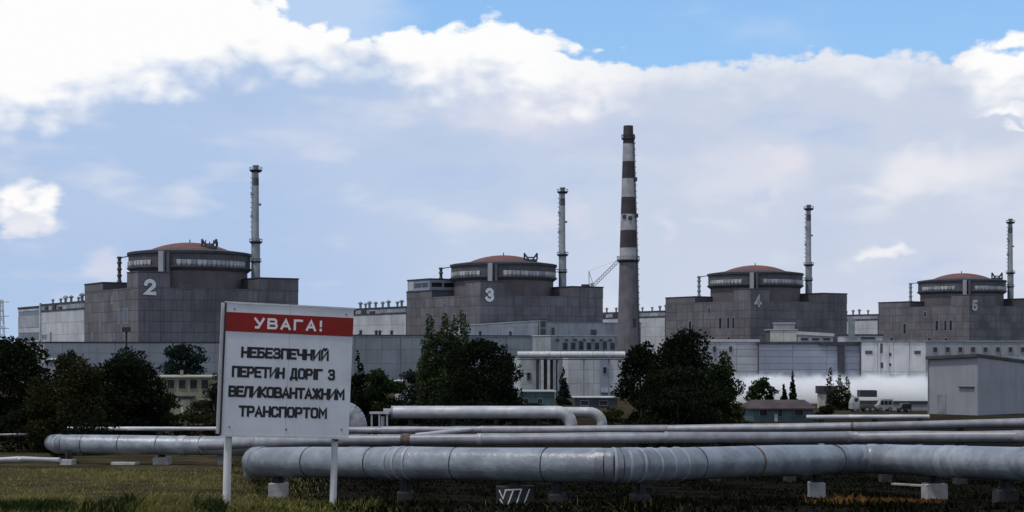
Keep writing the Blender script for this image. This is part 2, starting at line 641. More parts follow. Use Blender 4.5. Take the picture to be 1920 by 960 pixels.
# ================================================================== materials in use
M_conc = mat('reactor_cladding', (.142, .137, .148), .85, var=.22, scale=.09, streak=.75, rnd=.12)
M_conc_core = mat('reactor_concrete', (.085, .083, .095), .9, var=.2, scale=.1)
M_brown = mat('containment_render', (.122, .106, .114), .85, var=.16, scale=.12, streak=.55)
M_crown = mat('crown_concrete', (.090, .088, .098), .85, var=.2, scale=.15, streak=.5)
M_dark = mat('dark_trim', (.045, .045, .055), .7, var=.2, scale=.5)
M_roofing = mat('roofing_felt', (.06, .055, .06), .9, var=.3, scale=.2)
M_dome = mat('dome_paint', (.15, .062, .052), .75, var=.2, scale=.15, streak=.3)
M_white = mat('white_panel', (.36, .37, .39), .7, var=.2, scale=.4, rnd=.35)
M_num = mat('number_paint', (.74, .74, .74), .6, var=.06)
M_num_worn = mat('number_paint_worn', (.46, .46, .47), .7, var=.25, scale=.6)
M_pale = mat('pale_cladding', (.45, .46, .485), .75, var=.14, scale=.1, streak=.5, rnd=.08)
M_pale_dk = mat('pale_cladding_worn', (.31, .32, .35), .8, var=.18, scale=.12, streak=.55, rnd=.10)
M_grey = mat('grey_cladding', (.30, .315, .335), .8, var=.12, scale=.08, streak=.35, rnd=.05)
M_blue = mat('bluegrey_cladding', (.23, .25, .31), .75, var=.12, scale=.1, streak=.3, rnd=.07)
M_steel = mat('steel_paint', (.23, .25, .27), .6, metal=.2, var=.2, scale=.6)
M_stack = mat('stack_steel', (.25, .27, .29), .6, metal=.2, var=.18, scale=.35, streak=.4)
M_stack_dk = mat('stack_sooty', (.075, .075, .085), .7, var=.3, scale=.5)
M_glass = mat('window_glass', (.02, .022, .028), .15, var=.3, scale=.8, spec=.5, rnd=.3)
M_frame = mat('window_surround', (.25, .25, .27), .8, var=.12)
M_concrete = mat('block_concrete', (.36, .35, .34), .9, var=.2, scale=2.0, bump=.3, bscale=14, rnd=.15)
M_conc_dk = mat('dark_concrete', (.035, .035, .036), .9, var=.3, scale=2)  # near-black concrete for the darker support blocks
M_soil_dk = mat('dark_metalwork', (.035, .034, .036), .8, var=.3, scale=2)

# ================================================================== ground
def build_ground():
    ys = [-60, -20, 0] + list(np.arange(6, 70, 1.2)) + list(np.arange(70, 140, 3.5)) + list(np.arange(140, 640, 20)) + [700, 900, 1300, 2200, 4500, 9000]
    us = np.concatenate([[-6, -3, -1.6, -1.0, -.75], np.linspace(-.6, .6, 81), [.75, 1.0, 1.6, 3, 6]])
    r2 = np.random.RandomState(3)
    ph = r2.uniform(0, 6.28, (24,))
    fr = r2.uniform(.08, .9, (24, 2))
    vs, fs = [], []
    for y in ys:
        wid = max(abs(y), 40.0)
        for uu in us:
            x = uu * wid
            z = gz(max(y, 0))
            if y < 110:
                a = sum(math.sin(x * fr[i, 0] + y * fr[i, 1] + ph[i]) for i in range(24)) / 24
                z += 0.16 * a * min(1, max(0, y) / 20) + r2.uniform(-.02, .02)
            vs.append((x, y, z))
    n = len(us)
    for j in range(len(ys) - 1):
        for i in range(n - 1):
            fs.append((j * n + i, j * n + i + 1, (j + 1) * n + i + 1, (j + 1) * n + i))
    m = bpy.data.materials.new('ground')
    m.use_nodes = True
    t = m.node_tree
    t.nodes.clear()
    g = G(t)
    pos = g.n('ShaderNodeNewGeometry').outputs['Position']
    na = g.noise(g.scalevec(pos, (.5, 1, 1)), .35, 6, .6)
    nb = g.noise(g.scalevec(pos, (.6, 1.4, 1), (9, 2, 4)), 1.3, 6, .65)
    c = g.mix(g.smooth(na, .38, .62), (.030, .026, .016), (.070, .057, .034))
    c = g.mix(g.smooth(nb, .52, .66), c, (.024, .028, .011))
    c = g.mix(g.smooth(nb, .42, .30), c, (.100, .086, .060))
    # shade of the pipes put into the soil colour along their run, dry earth only on the open slope to the west of the sign
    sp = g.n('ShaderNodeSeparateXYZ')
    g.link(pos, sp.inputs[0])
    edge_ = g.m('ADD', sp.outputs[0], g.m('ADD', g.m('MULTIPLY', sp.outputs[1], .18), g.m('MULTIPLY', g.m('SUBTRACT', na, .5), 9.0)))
    soil_shade = g.mix(g.smooth(nb, .35, .65), (.008, .008, .007), (.018, .017, .014))
    c = g.mix(g.m('MULTIPLY', g.smooth(edge_, -1.5, 2.0), g.smooth(sp.outputs[1], 260, 120)), c, soil_shade)
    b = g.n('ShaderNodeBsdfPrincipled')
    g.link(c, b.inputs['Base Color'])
    b.inputs['Roughness'].default_value = .95
    b.inputs['Specular IOR Level'].default_value = 0
    bn = g.n('ShaderNodeBump')
    bn.inputs['Strength'].default_value = .8
    bn.inputs['Distance'].default_value = .12
    g.link(g.noise(pos, 3.0, 7, .7), bn.inputs['Height'])
    g.link(bn.outputs[0], b.inputs['Normal'])
    o = g.n('ShaderNodeOutputMaterial')
    g.link(b.outputs[0], o.inputs[0])
    mb = MB()
    mb.add(vs, fs)
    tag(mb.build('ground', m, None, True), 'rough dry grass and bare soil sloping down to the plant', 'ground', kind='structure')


build_ground()

# ================================================================== reactor buildings
TH = R(33.0)
UC = []
for k, pxc in enumerate((356, 944, 1416, 1803)):
    yk = 608 + 84.3 * k
    UC.append((PX(pxc, yk), yk))
ORD = ['2', '3', '4', '5']
WORD = ['two', 'three', 'four', 'five']


def to_world(k, x, y, z=0.0):
    c, s = math.cos(TH), math.sin(TH)
    return Vector((UC[k][0] + c * x - s * y, UC[k][1] + s * x + c * y, z))


def reactor(k):
    num = ORD[k]
    lab = ('domed reactor block numbered two, with lattice hoist and railing on its dome',
           'domed reactor block numbered three, with a glazed penthouse on its rear corner',
           'domed reactor block numbered four, with a bare dome behind the white-roofed shed',
           'domed reactor block numbered five, above the long grey annex')[k]
    t = thing('reactor_building', lab, 'reactor building',
              (UC[k][0], UC[k][1], 0), TH, 'domed reactor blocks in a row')
    # square base: core, panels on the two faces one sees, raised corner blocks
    MB().box(-32.85, 32.85, -32.85, 32.85, 0, 39.3).build('base', M_conc_core, t)
    panel_grid(t, -33, 33, 10.0, 39.0, 15, 7, M_conc, y=-32.86, side='front', gap=.14)
    panel_grid(t, -33, 33, 10.0, 39.0, 15, 7, M_conc, xside=-32.86, side='left', gap=.14)
    b = MB()
    b.box(-33.0, 33.0, -33.0, 33.0, 39.02, 39.5)
    b.build('parapet', M_conc, t)
    MB().box(-32.4, 32.4, -32.4, 32.4, 39.5, 39.7).build('roof', M_roofing, t)
    # raised block on the right-hand corner and on the left-hand rear corner
    rb = MB().box(15.5, 32.95, -32.95, -8, 39.52, 43.9).build('roof_block', M_conc_core, t)
    panel_grid(rb, 15.5, 33, 39.55, 43.8, 4, 1, M_conc, y=-32.96, side='front')
    MB().box(15.3, 33.2, -33.2, -7.8, 43.92, 44.4).build('coping', M_dark, rb)
    lb = MB().box(-32.95, -17, 9, 32.95, 39.52, 42.4).build('roof_block', M_conc_core, t)
    panel_grid(lb, 9, 33, 39.55, 42.35, 5, 1, M_conc, xside=-32.96, side='left')
    MB().box(-33.2, -16.8, 8.8, 33.2, 42.42, 42.95).build('coping', M_dark, lb)
    # corner stair tower that carries the numeral
    tw = MB().box(-32.95, -20.5, -32.95, -20.5, 39.52, 45.2).build('corner_tower', M_conc_core, t)
    panel_grid(tw, -33, -20.5, 39.55, 45.0, 3, 1, M_conc, y=-32.96, side='front')
    panel_grid(tw, -33, -20.5, 39.55, 45.0, 3, 1, M_conc, xside=-32.96, side='left')
    MB().box(-33.2, -20.3, -33.2, -20.3, 45.2, 45.6).build('coping', M_crown, tw)
    # numeral
    b = MB()
    strokes(b, GL[num][1], 1.5, 0.0, -30.0, 37.2, 3.2, 4.7, y=-33.22)
    bb = MB()
    strokes(bb, GL[num][1], 2.0, 0.0, -30.0, 37.2, 3.2, 4.7, y=-33.15)
    o = b.build('numeral', M_num if k < 2 else M_num_worn, t)
    o['label'] = 'white numeral ' + num
    bb.build('numeral_outline', M_dark, t)
    # containment
    MB().lathe([(23.1, 39.6), (23.1, 48.0)], 96).build('containment_wall', M_brown, t, True)
    b = MB().lathe([(23.1, 46.9), (24.9, 48.3), (24.9, 48.7), (24.25, 48.75), (24.25, 53.9), (24.7, 54.0), (24.7, 54.5), (24.2, 54.6)], 96, cap=False)
    b.build('crown_ring', M_crown, t, True)
    MB().lathe([(24.45, 53.6), (24.85, 53.75), (24.85, 54.75), (24.0, 54.95), (15.5, 56.1)], 96, cap=False).build('rim', M_dark, t, True)
    prof = [(16.0, 55.9)]
    for i in range(1, 13):
        r = 16.0 * (1 - i / 12)
        prof.append((max(r, .01), 55.9 + 3.4 * (1 - (r / 16.0) ** 2) ** .9))
    MB().lathe(prof, 72, cap=False).build('dome', M_dome, t, True)
    MB().lathe([(.25, 59.1), (.22, 60.6)], 8).build('dome_finial', M_dark, t)
    # vertical cladding ribs on the containment wall and gallery panels on the crown (angles counted from the near corner)
    ca = R(225)
    gm = cached('gallery', lambda: gallery_mesh())
    for (a0, a1) in ((-66, -13), (12, 86)):
        n = int((a1 - a0) / 4.6)
        for i in range(n):
            a = ca + R(a0 + (a1 - a0) * (i + .5) / n)
            o = link('gallery_panel', gm, t, (24.26 * math.cos(a), 24.26 * math.sin(a), 49.0), (0, 0, a + math.pi / 2))
    # lift shaft climbing from the corner tower to the rim
    a = ca - R(1)
    Mx = Matrix.Rotation(a + math.pi / 2, 4, 'Z')
    MB().box(-1.0, 1.0, -26.2, -23.2, 45.0, 54.4, Mx).build('lift_shaft', M_grey, t)
    MB().box(2.0, 3.1, -25.3, -23.2, 39.6, 54.0, Mx).build('cable_duct', M_crown, t)
    # windows on the left-hand face, a few high slots
    for (y, z, w, h) in ((12.0, 24.5, 1.9, 5.6), (-11.5, 26.0, 1.9, 5.6), (-17.5, 26.0, 1.7, 5.6), (-21.2, 26.0, 1.7, 5.6),
                         (-3.0, 34.0, 1.7, 2.6), (-6.0, 20.2, 1.7, 1.8), (-18.0, 20.0, 1.9, 1.8), (22.0, 20.5, 1.6, 1.8)):
        window(t, 'left', y, z, w, h, -32.95, M_frame, M_glass, .28, .07)
    for (x, z, w, h) in ((22.0, 21.5, 2.6, 1.5),):
        window(t, 'front', x, z, w, h, -32.98, M_frame, M_glass, .3, .3)
    # hoist standing on the dome edge
    spots = {0: (10.0, True), 1: (12.5, False), 3: (17.0, False)}
    if k in spots:
        off, lattice = spots[k]
        c, s = math.cos(-TH), math.sin(-TH)
        wx, wy = off, -10.5                              # in world axes about the centre
        lx, ly = c * wx - s * wy, s * wx + c * wy
        rr = min(math.hypot(lx, ly), 23)
        zb = float(np.interp(rr, [0, 8, 14, 24], [59, 58.2, 56.4, 54.8]))
        hb = MB()
        D = Matrix.Translation((lx, ly, zb - .2)) @ Matrix.Rotation(-TH, 4, 'Z')
        hb.box(-3.0, 3.0, -1.0, 1.0, 0, 1.1, D)
        ho = hb.build('roof_hoist', M_dark, t)
        hb = MB()
        for sgn in (-1, 1):
            hb.bar(D @ Vector((sgn * 1.0, 0, 1.0)), D @ Vector((sgn * 3.0, 0, 3.9)), .7)
            hb.bar(D @ Vector((sgn * 2.9, 0, 1.0)), D @ Vector((sgn * 2.9, 0, 3.9)), .55)
            hb.bar(D @ Vector((sgn * 1.5, 0, 2.4)), D @ Vector((sgn * 3.2, 0, 2.4)), .5)
        hb.bar(D @ Vector((-1.5, 0, 1.9)), D @ Vector((1.5, 0, 1.9)), .6)
        hb.build('hoist_frame', M_dark, ho)
        if lattice:
            hb = MB()
            for i in range(5):
                hb.bar(D @ Vector((-3.2 + i * 1.6, .8, 1.0)), D @ Vector((-3.2 + i * 1.6, .8, 3.0 + .7 * (i % 2))), .3)
            hb.build('railing', M_dark, ho)
    if k == 1:       # glazed penthouse on the rear corner of block 3
        ph = MB().box(-32.6, -17.5, 12, 32.6, 42.96, 47.8).build('penthouse', M_blue, t)
        MB().box(-32.9, -17.2, 11.7, 32.9, 47.82, 48.4).build('coping', M_dark, ph)
        pm = panel_mesh(5.6, 2.0, .1, M_glass, .04, 'window')
        for i in range(3):
            link('window', pm, ph, (-32.62, 19.0 + i * 6.2, 44.5), (0, 0, -math.pi / 2))
        for i in range(2):
            link('window', pm, ph, (-31.5 + i * 6.6, 11.98, 44.5))
        MB().box(-32.75, -32.61, 26.5, 31.5, 43.2, 47.4).build('pale_panel', M_pale, ph)
    if k == 3:       # bare dark containment wall without gallery cladding around the tower of block 5
        MB().box(-20.4, -9, -31.0, -22.5, 39.72, 45.0).build('stair_head', M_conc, t)
    return t


def gallery_mesh():
    """white bowed service-gallery panel with a scalloped foot"""
    b = MB()
    n = 6
    w, h = 1.78, 1.95
    vs = []
    for i in range(n + 1):
        x = -w / 2 + w * i / n
        foot = 0.45 * abs(math.cos(math.pi * i / n)) ** 1.5
        vs += [(x, -.12, foot - .35), (x, -.42, .35 + foot * .6), (x, -.42, h), (x, 0, h + .15)]
    fs = []
    for i in range(n):
        for j in range(3):
            fs.append((i * 4 + j, (i + 1) * 4 + j, (i + 1) * 4 + j + 1, i * 4 + j + 1))
    b.add(vs, fs)
    return b.mesh('gallery_panel', M_white)


for k in range(4):
    reactor(k)

# ------------------------------------------------------------------ vent stacks and slim pipes at the reactors
def vent_stack(k):
    w = to_world(k, 21.5, -17.05)
    t = thing('vent_stack', 'slender steel vent stack with ring platforms beside reactor block ' + WORD[k], 'vent stack', (w.x, w.y, 41.2), TH, 'slender vent stacks at the reactors')
    MB().lathe([(1.75, -1.6), (1.7, 19.0)], 20).build('lower_tube', M_stack, t, True)
    MB().lathe([(1.7, 19.0), (1.28, 20.4), (1.2, 40.0), (1.15, 41.0)], 20).build('upper_tube', M_stack, t, True)
    MB().lathe([(1.2, 41.01), (1.2, 44.2)], 20).build('soot_band', M_stack_dk, t, True)
    MB().lathe([(1.14, 44.21), (1.05, 48.5), (1.3, 48.9), (1.3, 49.3)], 20).build('mouth', M_stack, t, True)
    for (z, r) in ((18.2, 2.7), (10.2, 2.2), (47.2, 2.6)):
        MB().lathe([(r - .7, z - .7), (r, z), (r, z + .25), (r - .05, z + .25)], 20).build('platform', M_dark, t)
        rl = MB()
        for i in range(10):
            a = 2 * math.pi * i / 10
            rl.bar((r * .97 * math.cos(a), r * .97 * math.sin(a), z + .2), (r * .97 * math.cos(a), r * .97 * math.sin(a), z + 1.2), .09)
        rl.lathe([(r * .94, z + 1.12), (r, z + 1.12), (r, z + 1.25), (r * .94, z + 1.25)], 20, cap=False)
        rl.build('railing', M_dark, t)
    # bracket to the containment crown
    br = MB()
    for dz in (0, 1.2):
        br.bar((-.8, .7, 10.3 + dz), (-3.3, 2.6, 10.3 + dz), .35)
    br.build('bracket', M_dark, t)
    # caged ladder on the left-hand side
    ld = MB()
    ld.bar((-1.35, .9, -1.4), (-1.15, .8, 47), .22)
    ld.bar((-1.75, .6, .2), (-1.5, .5, 47), .12)
    for i in range(12):
        z = 22 + i * 2.0
        ld.bar((-1.2, .8, z), (-1.95, 1.15, z + .4), .28)
    ld.build('ladder', M_steel, t)
    for (z, a) in ((28.5, 2.7), (37.0, 2.9), (33, -.3)):
        MB().box(1.1, 2.1, -.5, .5, z, z + .9, Matrix.Rotation(a, 4, 'Z')).build('junction_box', M_steel, t)


def slim_pipe(k):
    w = to_world(k, -23.6, 17.0)
    t = thing('roof_pipe', 'slim vertical roof pipe left of the dome of reactor block ' + WORD[k], 'pipe', (w.x, w.y, 41.2), TH, 'slim roof pipes beside the domes')
    m = M_stack_dk if k in (0, 1) else M_stack
    MB().lathe([(.95, -1.6), (.95, 2.5), (.7, 3.0), (.7, 12.6)], 14).build('tube', m, t, True)
    for z in (4.4, 7.0, 9.6, 11.7):
        MB().lathe([(.74, z), (1.05, z + .1), (1.05, z + .7), (.74, z + .8)], 14).build('collar', m, t)
    MB().bar((.6, -.3, 12.2), (4.8, -3.0, 12.9), .4).build('bracket', M_dark, t)


for k in range(4):
    vent_stack(k)
    slim_pipe(k)

# ------------------------------------------------------------------ turbine halls
def roof_vent_mesh():
    b = MB().lathe([(.55, 0), (.55, 1.9), (1.05, 2.0), (1.05, 2.5), (.2, 3.1)], 12)
    return b.mesh('roof_vent', M_steel, True)


def turbine_hall(k):
    t = thing('turbine_hall', 'pale turbine hall with roof vents running back behind reactor block ' + WORD[k], 'turbine hall',
              (UC[k][0], UC[k][1], 0), TH, 'pale turbine halls behind the reactors')
    MB().box(-32.8, 58, 33.6, 97, 0, 36).build('hall_core', M_pale_dk, t)
    panel_grid(t, 33.6, 97, 12, 32.6, 8, 4, M_pale, xside=-32.82, side='left', t=.15)
    # dark set-back strip under the roof edge with its eaves
    MB().box(-33.1, 58.2, 33.6, 97.0, 35.4, 36.1).build('eaves', M_dark, t)
    for i in range(10):
        w = 63.4 / 10
        if i in (4, 8):
            continue
        link('clerestory_panel', panel_mesh(w - .8, 1.7, .12, M_pale_dk if i % 3 else M_steel, .05, 'clerestory_panel'), t, (-32.82, 33.6 + (i + 1) * w - .4, 33.3), (0, 0, -math.pi / 2))
    MB().box(-33.25, -32.8, 33.6, 97, 32.65, 33.1).build('ledge', M_dark, t)
    for i, (y0, h) in enumerate(((91, 1.6), (79, 2.2), (70, 1.0))):
        MB().box(-33.3, -32.8, y0 - 5, y0, 33.4, 33.4 + h).build('louvre', M_dark, t)
    vm = cached('rvent', roof_vent_mesh)
    rr = random.Random(k + 5)
    for i in range(9):
        y = 37 + i * 6.6 + rr.uniform(-1, 1)
        o = link('roof_vent', vm, t, (-30 + rr.uniform(0, 2), y, 36.1))
        s = rr.uniform(.75, 1.25)
        o.scale = (s, s, s)
    # a door slot and small windows
    window(t, 'left', 80.5, 14.5, 1.9, 9.0, -32.98, M_pale, M_glass, .2, .2)
    for (y, z) in ((88.5, 20.5), (92.5, 20.5), (88.5, 16.5), (92.5, 16.5)):
        window(t, 'left', y, z, 2.6, 1.9, -32.98, M_pale, M_glass, .2, .2)
    # banded annex at the rear
    MB().box(-32.8, 30, 97.5, 136, 0, 35.2).build('annex_core', M_pale_dk, t)
    for (z0, z1, m, pr) in ((12, 15.4, M_pale, .25), (15.5, 17.6, M_glass, .06), (17.8, 19.9, M_pale, .25), (20.0, 23.2, M_glass, .06), (23.4, 25.6, M_pale, .25), (25.8, 31.2, M_pale_dk, .2), (31.4, 33.2, M_glass, .05), (33.4, 34.4, M_pale, .2)):
        for i in range(4):
            link('band_panel', panel_mesh(9.5, z1 - z0, pr, m, .05, 'band_panel'), t, (-32.82, 97.6 + 9.6 * (i + 1) - .1, z0), (0, 0, -math.pi / 2))
    MB().box(-33.2, 30.2, 97.4, 136.2, 34.6, 35.5).build('annex_eaves', M_dark, t)
    MB().box(-33.6, -32.85, 96.6, 98.0, 0, 36.6).build('downpipe', M_pale, t)


for k in range(4):
    turbine_hall(k)


# ------------------------------------------------------------------ striped chimney
def chimney():
    Y = 500.0
    x = PX(1178, Y)
    t = thing('striped_chimney', 'tall tapering chimney with dark and pale bands on its upper half', 'chimney', (x, Y, 0))
    s = F / Y

    def rad(z):
        return float(np.interp(z, [0, 45, 91], [4.1, 3.0, 1.6]))
    M_cd = mat('chimney_dark_band', (.055, .045, .052), .85, var=.2, scale=.4, streak=.3)
    M_cl = mat('chimney_pale_band', (.36, .355, .37), .85, var=.2, scale=.4, streak=.6)
    M_cb = mat('chimney_concrete', (.14, .13, .145), .9, var=.2, scale=.25, streak=.6)
    rows = [490, 465, 432, 402, 370, 335, 303, 270, 236]
    zs = [PZ(r, Y) for r in rows]
    MB().lathe([(rad(z), z) for z in np.linspace(-1, zs[0], 12)], 40).build('shaft', M_cb, t, True)
    for i in range(len(zs) - 1):
        a, b = zs[i] + .004, zs[i + 1]
        MB().lathe([(rad(a), a), (rad((a + b) / 2), (a + b) / 2), (rad(b), b)], 40).build('band', M_cl if i % 2 == 0 else M_cd, t, True)
    for (row, ex, hh) in ((488, .85, .9), (260, .55, .5)):
        z = PZ(row, Y)
        o = MB().lathe([(rad(z) - .05, z - hh), (rad(z) + ex, z - .2), (rad(z) + ex, z + .15), (rad(z), z + .15)], 32, cap=False).build('platform', M_dark, t)
        rl = MB()
        r = rad(z) + ex - .06
        for i in range(18):
            a = 2 * math.pi * i / 18
            rl.bar((r * math.cos(a), r * math.sin(a), z + .1), (r * math.cos(a), r * math.sin(a), z + 1.25), .1)
        rl.lathe([(r - .08, z + 1.15), (r + .08, z + 1.15), (r + .08, z + 1.3), (r - .08, z + 1.3)], 32, cap=False)
        rl.build('railing', M_steel if row == 488 else M_dark, o)
    # caged ladder up the right-hand side and lamp boxes
    a = R(-22)
    ld = MB()
    for z in range(2, 88, 2):
        r0, r1 = rad(z) + .28, rad(z + 2) + .28
        for da in (-.35, .35):
            ld.bar((r0 * math.cos(a) - da * math.sin(a), r0 * math.sin(a) + da * math.cos(a), z), (r1 * math.cos(a) - da * math.sin(a), r1 * math.sin(a) + da * math.cos(a), z + 2), .16)
        ld.bar((r0 * math.cos(a) - .4 * math.sin(a), r0 * math.sin(a) + .4 * math.cos(a), z), (r0 * math.cos(a) + .4 * math.sin(a), r0 * math.sin(a) - .4 * math.cos(a), z), .12)
        ld.bar(((r0 - .3) * math.cos(a), (r0 - .3) * math.sin(a), z + 1), ((r0 + .5) * math.cos(a), (r0 + .5) * math.sin(a), z + 1), .2)
    ld.build('ladder', M_dark, t)
    for row in (405, 337):
        z = PZ(row, Y)
        Mx = Matrix.Translation((rad(z) * math.cos(a), rad(z) * math.sin(a), z))
        MB().box(-.3, .9, -.6, .6, -.6, .7, Mx).build('landing', M_dark, t)
    for (row, aa) in ((407, -125), (410, -80), (610, -60)):
        z = PZ(row, Y)
        r = rad(z)
        Mx = Matrix.Translation((r * math.cos(R(aa)), r * math.sin(R(aa)), z)) @ Matrix.Rotation(R(aa), 4, 'Z')
        MB().box(-.2, .35, -.6, .6, -.6, .6 if row < 600 else 2.2, Mx).build('hatch', M_dark, t)


chimney()


# ------------------------------------------------------------------ luffing crane behind block 3
def crane():
    Y = 770.0
    base = P(1110, 700, Y)
    t = thing('tower_crane', 'thin grey luffing tower crane with raised lattice jib behind reactor block 3', 'crane', (base.x, base.y, 0))
    M = mat('crane_paint', (.34, .36, .40), .6, var=.15)
    zt = PZ(536, Y)

    def lattice(p, q, w, bays, b, th=.3):
        p, q = Vector(p), Vector(q)
        d = (q - p).normalized()
        s = d.cross(Vector((0, 1, 0))).normalized()
        e = Vector((0, 1, 0))
        cs = [s * w / 2 + e * w / 2, s * w / 2 - e * w / 2, -s * w / 2 - e * w / 2, -s * w / 2 + e * w / 2]
        for c in cs:
            b.bar(p + c, q + c, th)
        for i in range(bays):
            a0, a1 = p + (q - p) * i / bays, p + (q - p) * (i + 1) / bays
            for j in range(4):
                b.bar(a0 + cs[j], a1 + cs[(j + 1) % 4], th * .7)
        return b
    lattice((0, 0, 0), (0, 0, zt), 2.2, 16, MB()).build('mast', M, t)
    tip = P(1163, 486, Y) - base
    tip.z = PZ(486, Y)
    tip.y = 0
    lattice((1.0, 0, zt + .5), tip, 1.5, 12, MB(), .28).build('jib', M, t)
    af = MB()
    af.bar((-1.5, 0, zt), (-1.6, 0, PZ(508, Y)), .4)
    af.bar((.8, 0, zt), (-1.6, 0, PZ(508, Y)), .3)
    af.build('a_frame', M, t)
    MB().bar((-1.6, 0, PZ(508, Y)), tip, .1).build('pendant', M, t)
    MB().box(-5.5, -1.2, -1.0, 1.0, zt - .6, zt + .8).build('counterweight', M_dark, t)
    MB().box(-.9, .9, -1.9, -1.0, zt - .5, zt + 1.4).build('cab', M, t)


crane()


# ================================================================== lower plant buildings
GA = R(33.0)


def block(name, label, cat, corner, length, depth, ztop, m, core=None, nx=8, nz=4, rz=GA, z0=None, ztop2=None, coping=M_dark, cop_h=.45, side_n=3, group=None, skip=None, t=.07):
    """a low plant building: core, cladding panels on front and left side, coping; origin at its front left corner"""
    zb = z0 if z0 is not None else gz(corner[1]) - 1.0
    o = thing(name, label, cat, (corner[0], corner[1], 0), rz, group)
    zt2 = ztop2 if ztop2 is not None else ztop
    b = MB()
    b.add([(0, 0, zb), (length, 0, zb), (length, depth, zb), (0, depth, zb), (0, 0, ztop), (length, 0, zt2), (length, depth, zt2), (0, depth, ztop)],
          [(3, 2, 1, 0), (4, 5, 6, 7), (0, 1, 5, 4), (1, 2, 6, 5), (2, 3, 7, 6), (3, 0, 4, 7)])
    b.build('core', core or M_conc_core, o)
    zt = min(ztop, zt2)
    panel_grid(o, 0, length, zb + 1.2, zt - .02, nx, nz, m, y=-.003, side='front', skip=skip, t=t)
    if side_n:
        panel_grid(o, 0, depth, zb + 1.2, zt - .02, side_n, nz, m, xside=-.003, side='left', t=t)
    if zt2 != ztop:
        b = MB()
        b.add([(0, -t, zt), (length, -t, zt), (length, -t, zt2), (0, -t, ztop)], [(0, 1, 2, 3)])
        b.build('gable_strip', m, o)
    b = MB()
    e = .3
    b.add([(-e, -e, ztop), (length + e, -e, zt2), (length + e, depth + e, zt2), (-e, depth + e, ztop), (-e, -e, ztop + cop_h), (length + e, -e, zt2 + cop_h), (length + e, depth + e, zt2 + cop_h), (-e, depth + e, ztop + cop_h)],
          [(3, 2, 1, 0), (4, 5, 6, 7), (0, 1, 5, 4), (1, 2, 6, 5), (2, 3, 7, 6), (3, 0, 4, 7)])
    b.build('coping', coping, o)
    return o


def loc_of(o, x, y, z=0):
    return (x, y, z)


# in front of block 2
w = to_world(0, -76, -62)
block('service_building', 'long low light grey building with ribbed cladding in front of reactor block two', 'service building', w, 124, 24, 18.3, M_grey, nx=20, nz=5, side_n=4)
# grey flat-roofed hall between blocks 2 and 3
hb = block('service_hall', 'plain grey flat-roofed hall in front of the pale turbine hall beside the poplars', 'service hall', (PX(600, 540), 540), 101, 14, 21.1, M_grey, nx=16, nz=4, cop_h=.35, side_n=3)
for x in (14, 33, 58, 80):
    MB().box(x, x + .25, -.4, -.08, gz(560), 21.0).build('downpipe', M_steel, hb)
MB().box(-.2, 101.2, -.62, -.32, 20.7, 21.0).build('gutter', M_steel, hb)
rv = MB().lathe([(.5, 0), (.5, 1.0), (.85, 1.2), (.2, 1.8)], 10).mesh('roof_vent', M_dark, True)
for x in (18, 24.5, 26, 31, 52, 70, 84):
    link('roof_vent', rv, hb, (x, 3, 21.45))
# white podium in front of block 3 with a slightly rising roof, and its grey wing
w = to_world(1, -53.6, -52)
block('white_podium_building', 'white low building with a gently rising roof at the foot of reactor block three', 'building', w, 38, 15, 25.4, M_pale, ztop2=27.7, nx=6, nz=3, cop_h=.3, coping=M_steel)
w = to_world(1, -12, -52)
dw = block('grey_wing', 'grey flat-roofed wing with a dark square window between reactor block three and the chimney', 'building', w, 52, 15, 27.4, M_pale_dk, nx=8, nz=3, cop_h=.3, coping=M_steel)
for (x, z, ww, hh) in ((3.0, 22.0, 1.6, 3.2), (24.0, 21.2, 3.0, 3.2)):
    window(dw, 'front', x, z, ww, hh, -.09, M_frame, M_glass, .3, .3)
# dark stair tower between them
w = to_world(1, -15.4, -53)
st = thing('stair_tower', 'narrow dark stair tower squeezed between white podium and grey wing', 'stair tower', (w.x, w.y, 0), TH)
MB().box(0, 3.2, 0, 8, 0, 28.6).build('shaft', M_steel, st)
for i in range(5):
    link('louvre', panel_mesh(2.6, 2.6, .1, M_glass, .05, 'louvre'), st, (.3, -.003, 12.5 + i * 3.2))
MB().box(-.2, 3.4, -.2, 8.2, 28.6, 29.0).build('coping', M_dark, st)

# pump house with rows of windows under the grey wing
Yp = 545
ph = block('pump_house', 'grey pump house with a broken row of dark windows above the raised pipe', 'building', (PX(1033, Yp), Yp), 34, 12, PZ(630, Yp), M_pale_dk, nx=7, nz=3, cop_h=.3, coping=M_pale)
zt = PZ(630, Yp)
rr = random.Random(2)
for i in range(9):
    if i in (0,):
        continue
    window(ph, 'front', 1.6 + i * 3.6, zt - 5.0, 2.0, 2.6 if i % 3 else 3.2, -.09, M_frame, M_glass, .22, .25)
for i in range(8):
    window(ph, 'front', 2.0 + i * 4.0, zt - 1.9, 1.5, .8, -.09, M_frame, M_glass, .15, .2)

# process building below the raised pipe
Yf = 425
fb = block('process_building', 'pale greenish-white building with a dark doorway below the raised pipe', 'building', (PX(975, Yf), Yf), 8.2, 12, PZ(668, Yf), mat('pale_green', (.40, .44, .43), .8, var=.12, streak=.4, rnd=.06), nx=2, nz=3, rz=R(8), cop_h=.3)
window(fb, 'front', 2.0, PZ(712, Yf), 1.0, 2.0, -.09, M_frame, M_glass, .15, .2)
fc = block('panel_hall', 'pale blue-white panelled hall behind the striped chimney foot and below the raised pipe', 'building', (PX(1066, 440), 440), 26, 12, PZ(668, 440), M_pale, nx=7, nz=3, rz=R(6), cop_h=.3)
MB().box(9.4, 12.0, -.8, -.08, gz(440), PZ(672, 440)).build('pilaster', M_blue, fc)
MB().box(9.4, 22.0, -1.6, -.085, PZ(736, 440), PZ(729, 440)).build('canopy', M_white, fc)
window(fc, 'front', 10.2, PZ(700, 440), .9, 1.8, -.81, M_frame, M_glass, .15, .2)
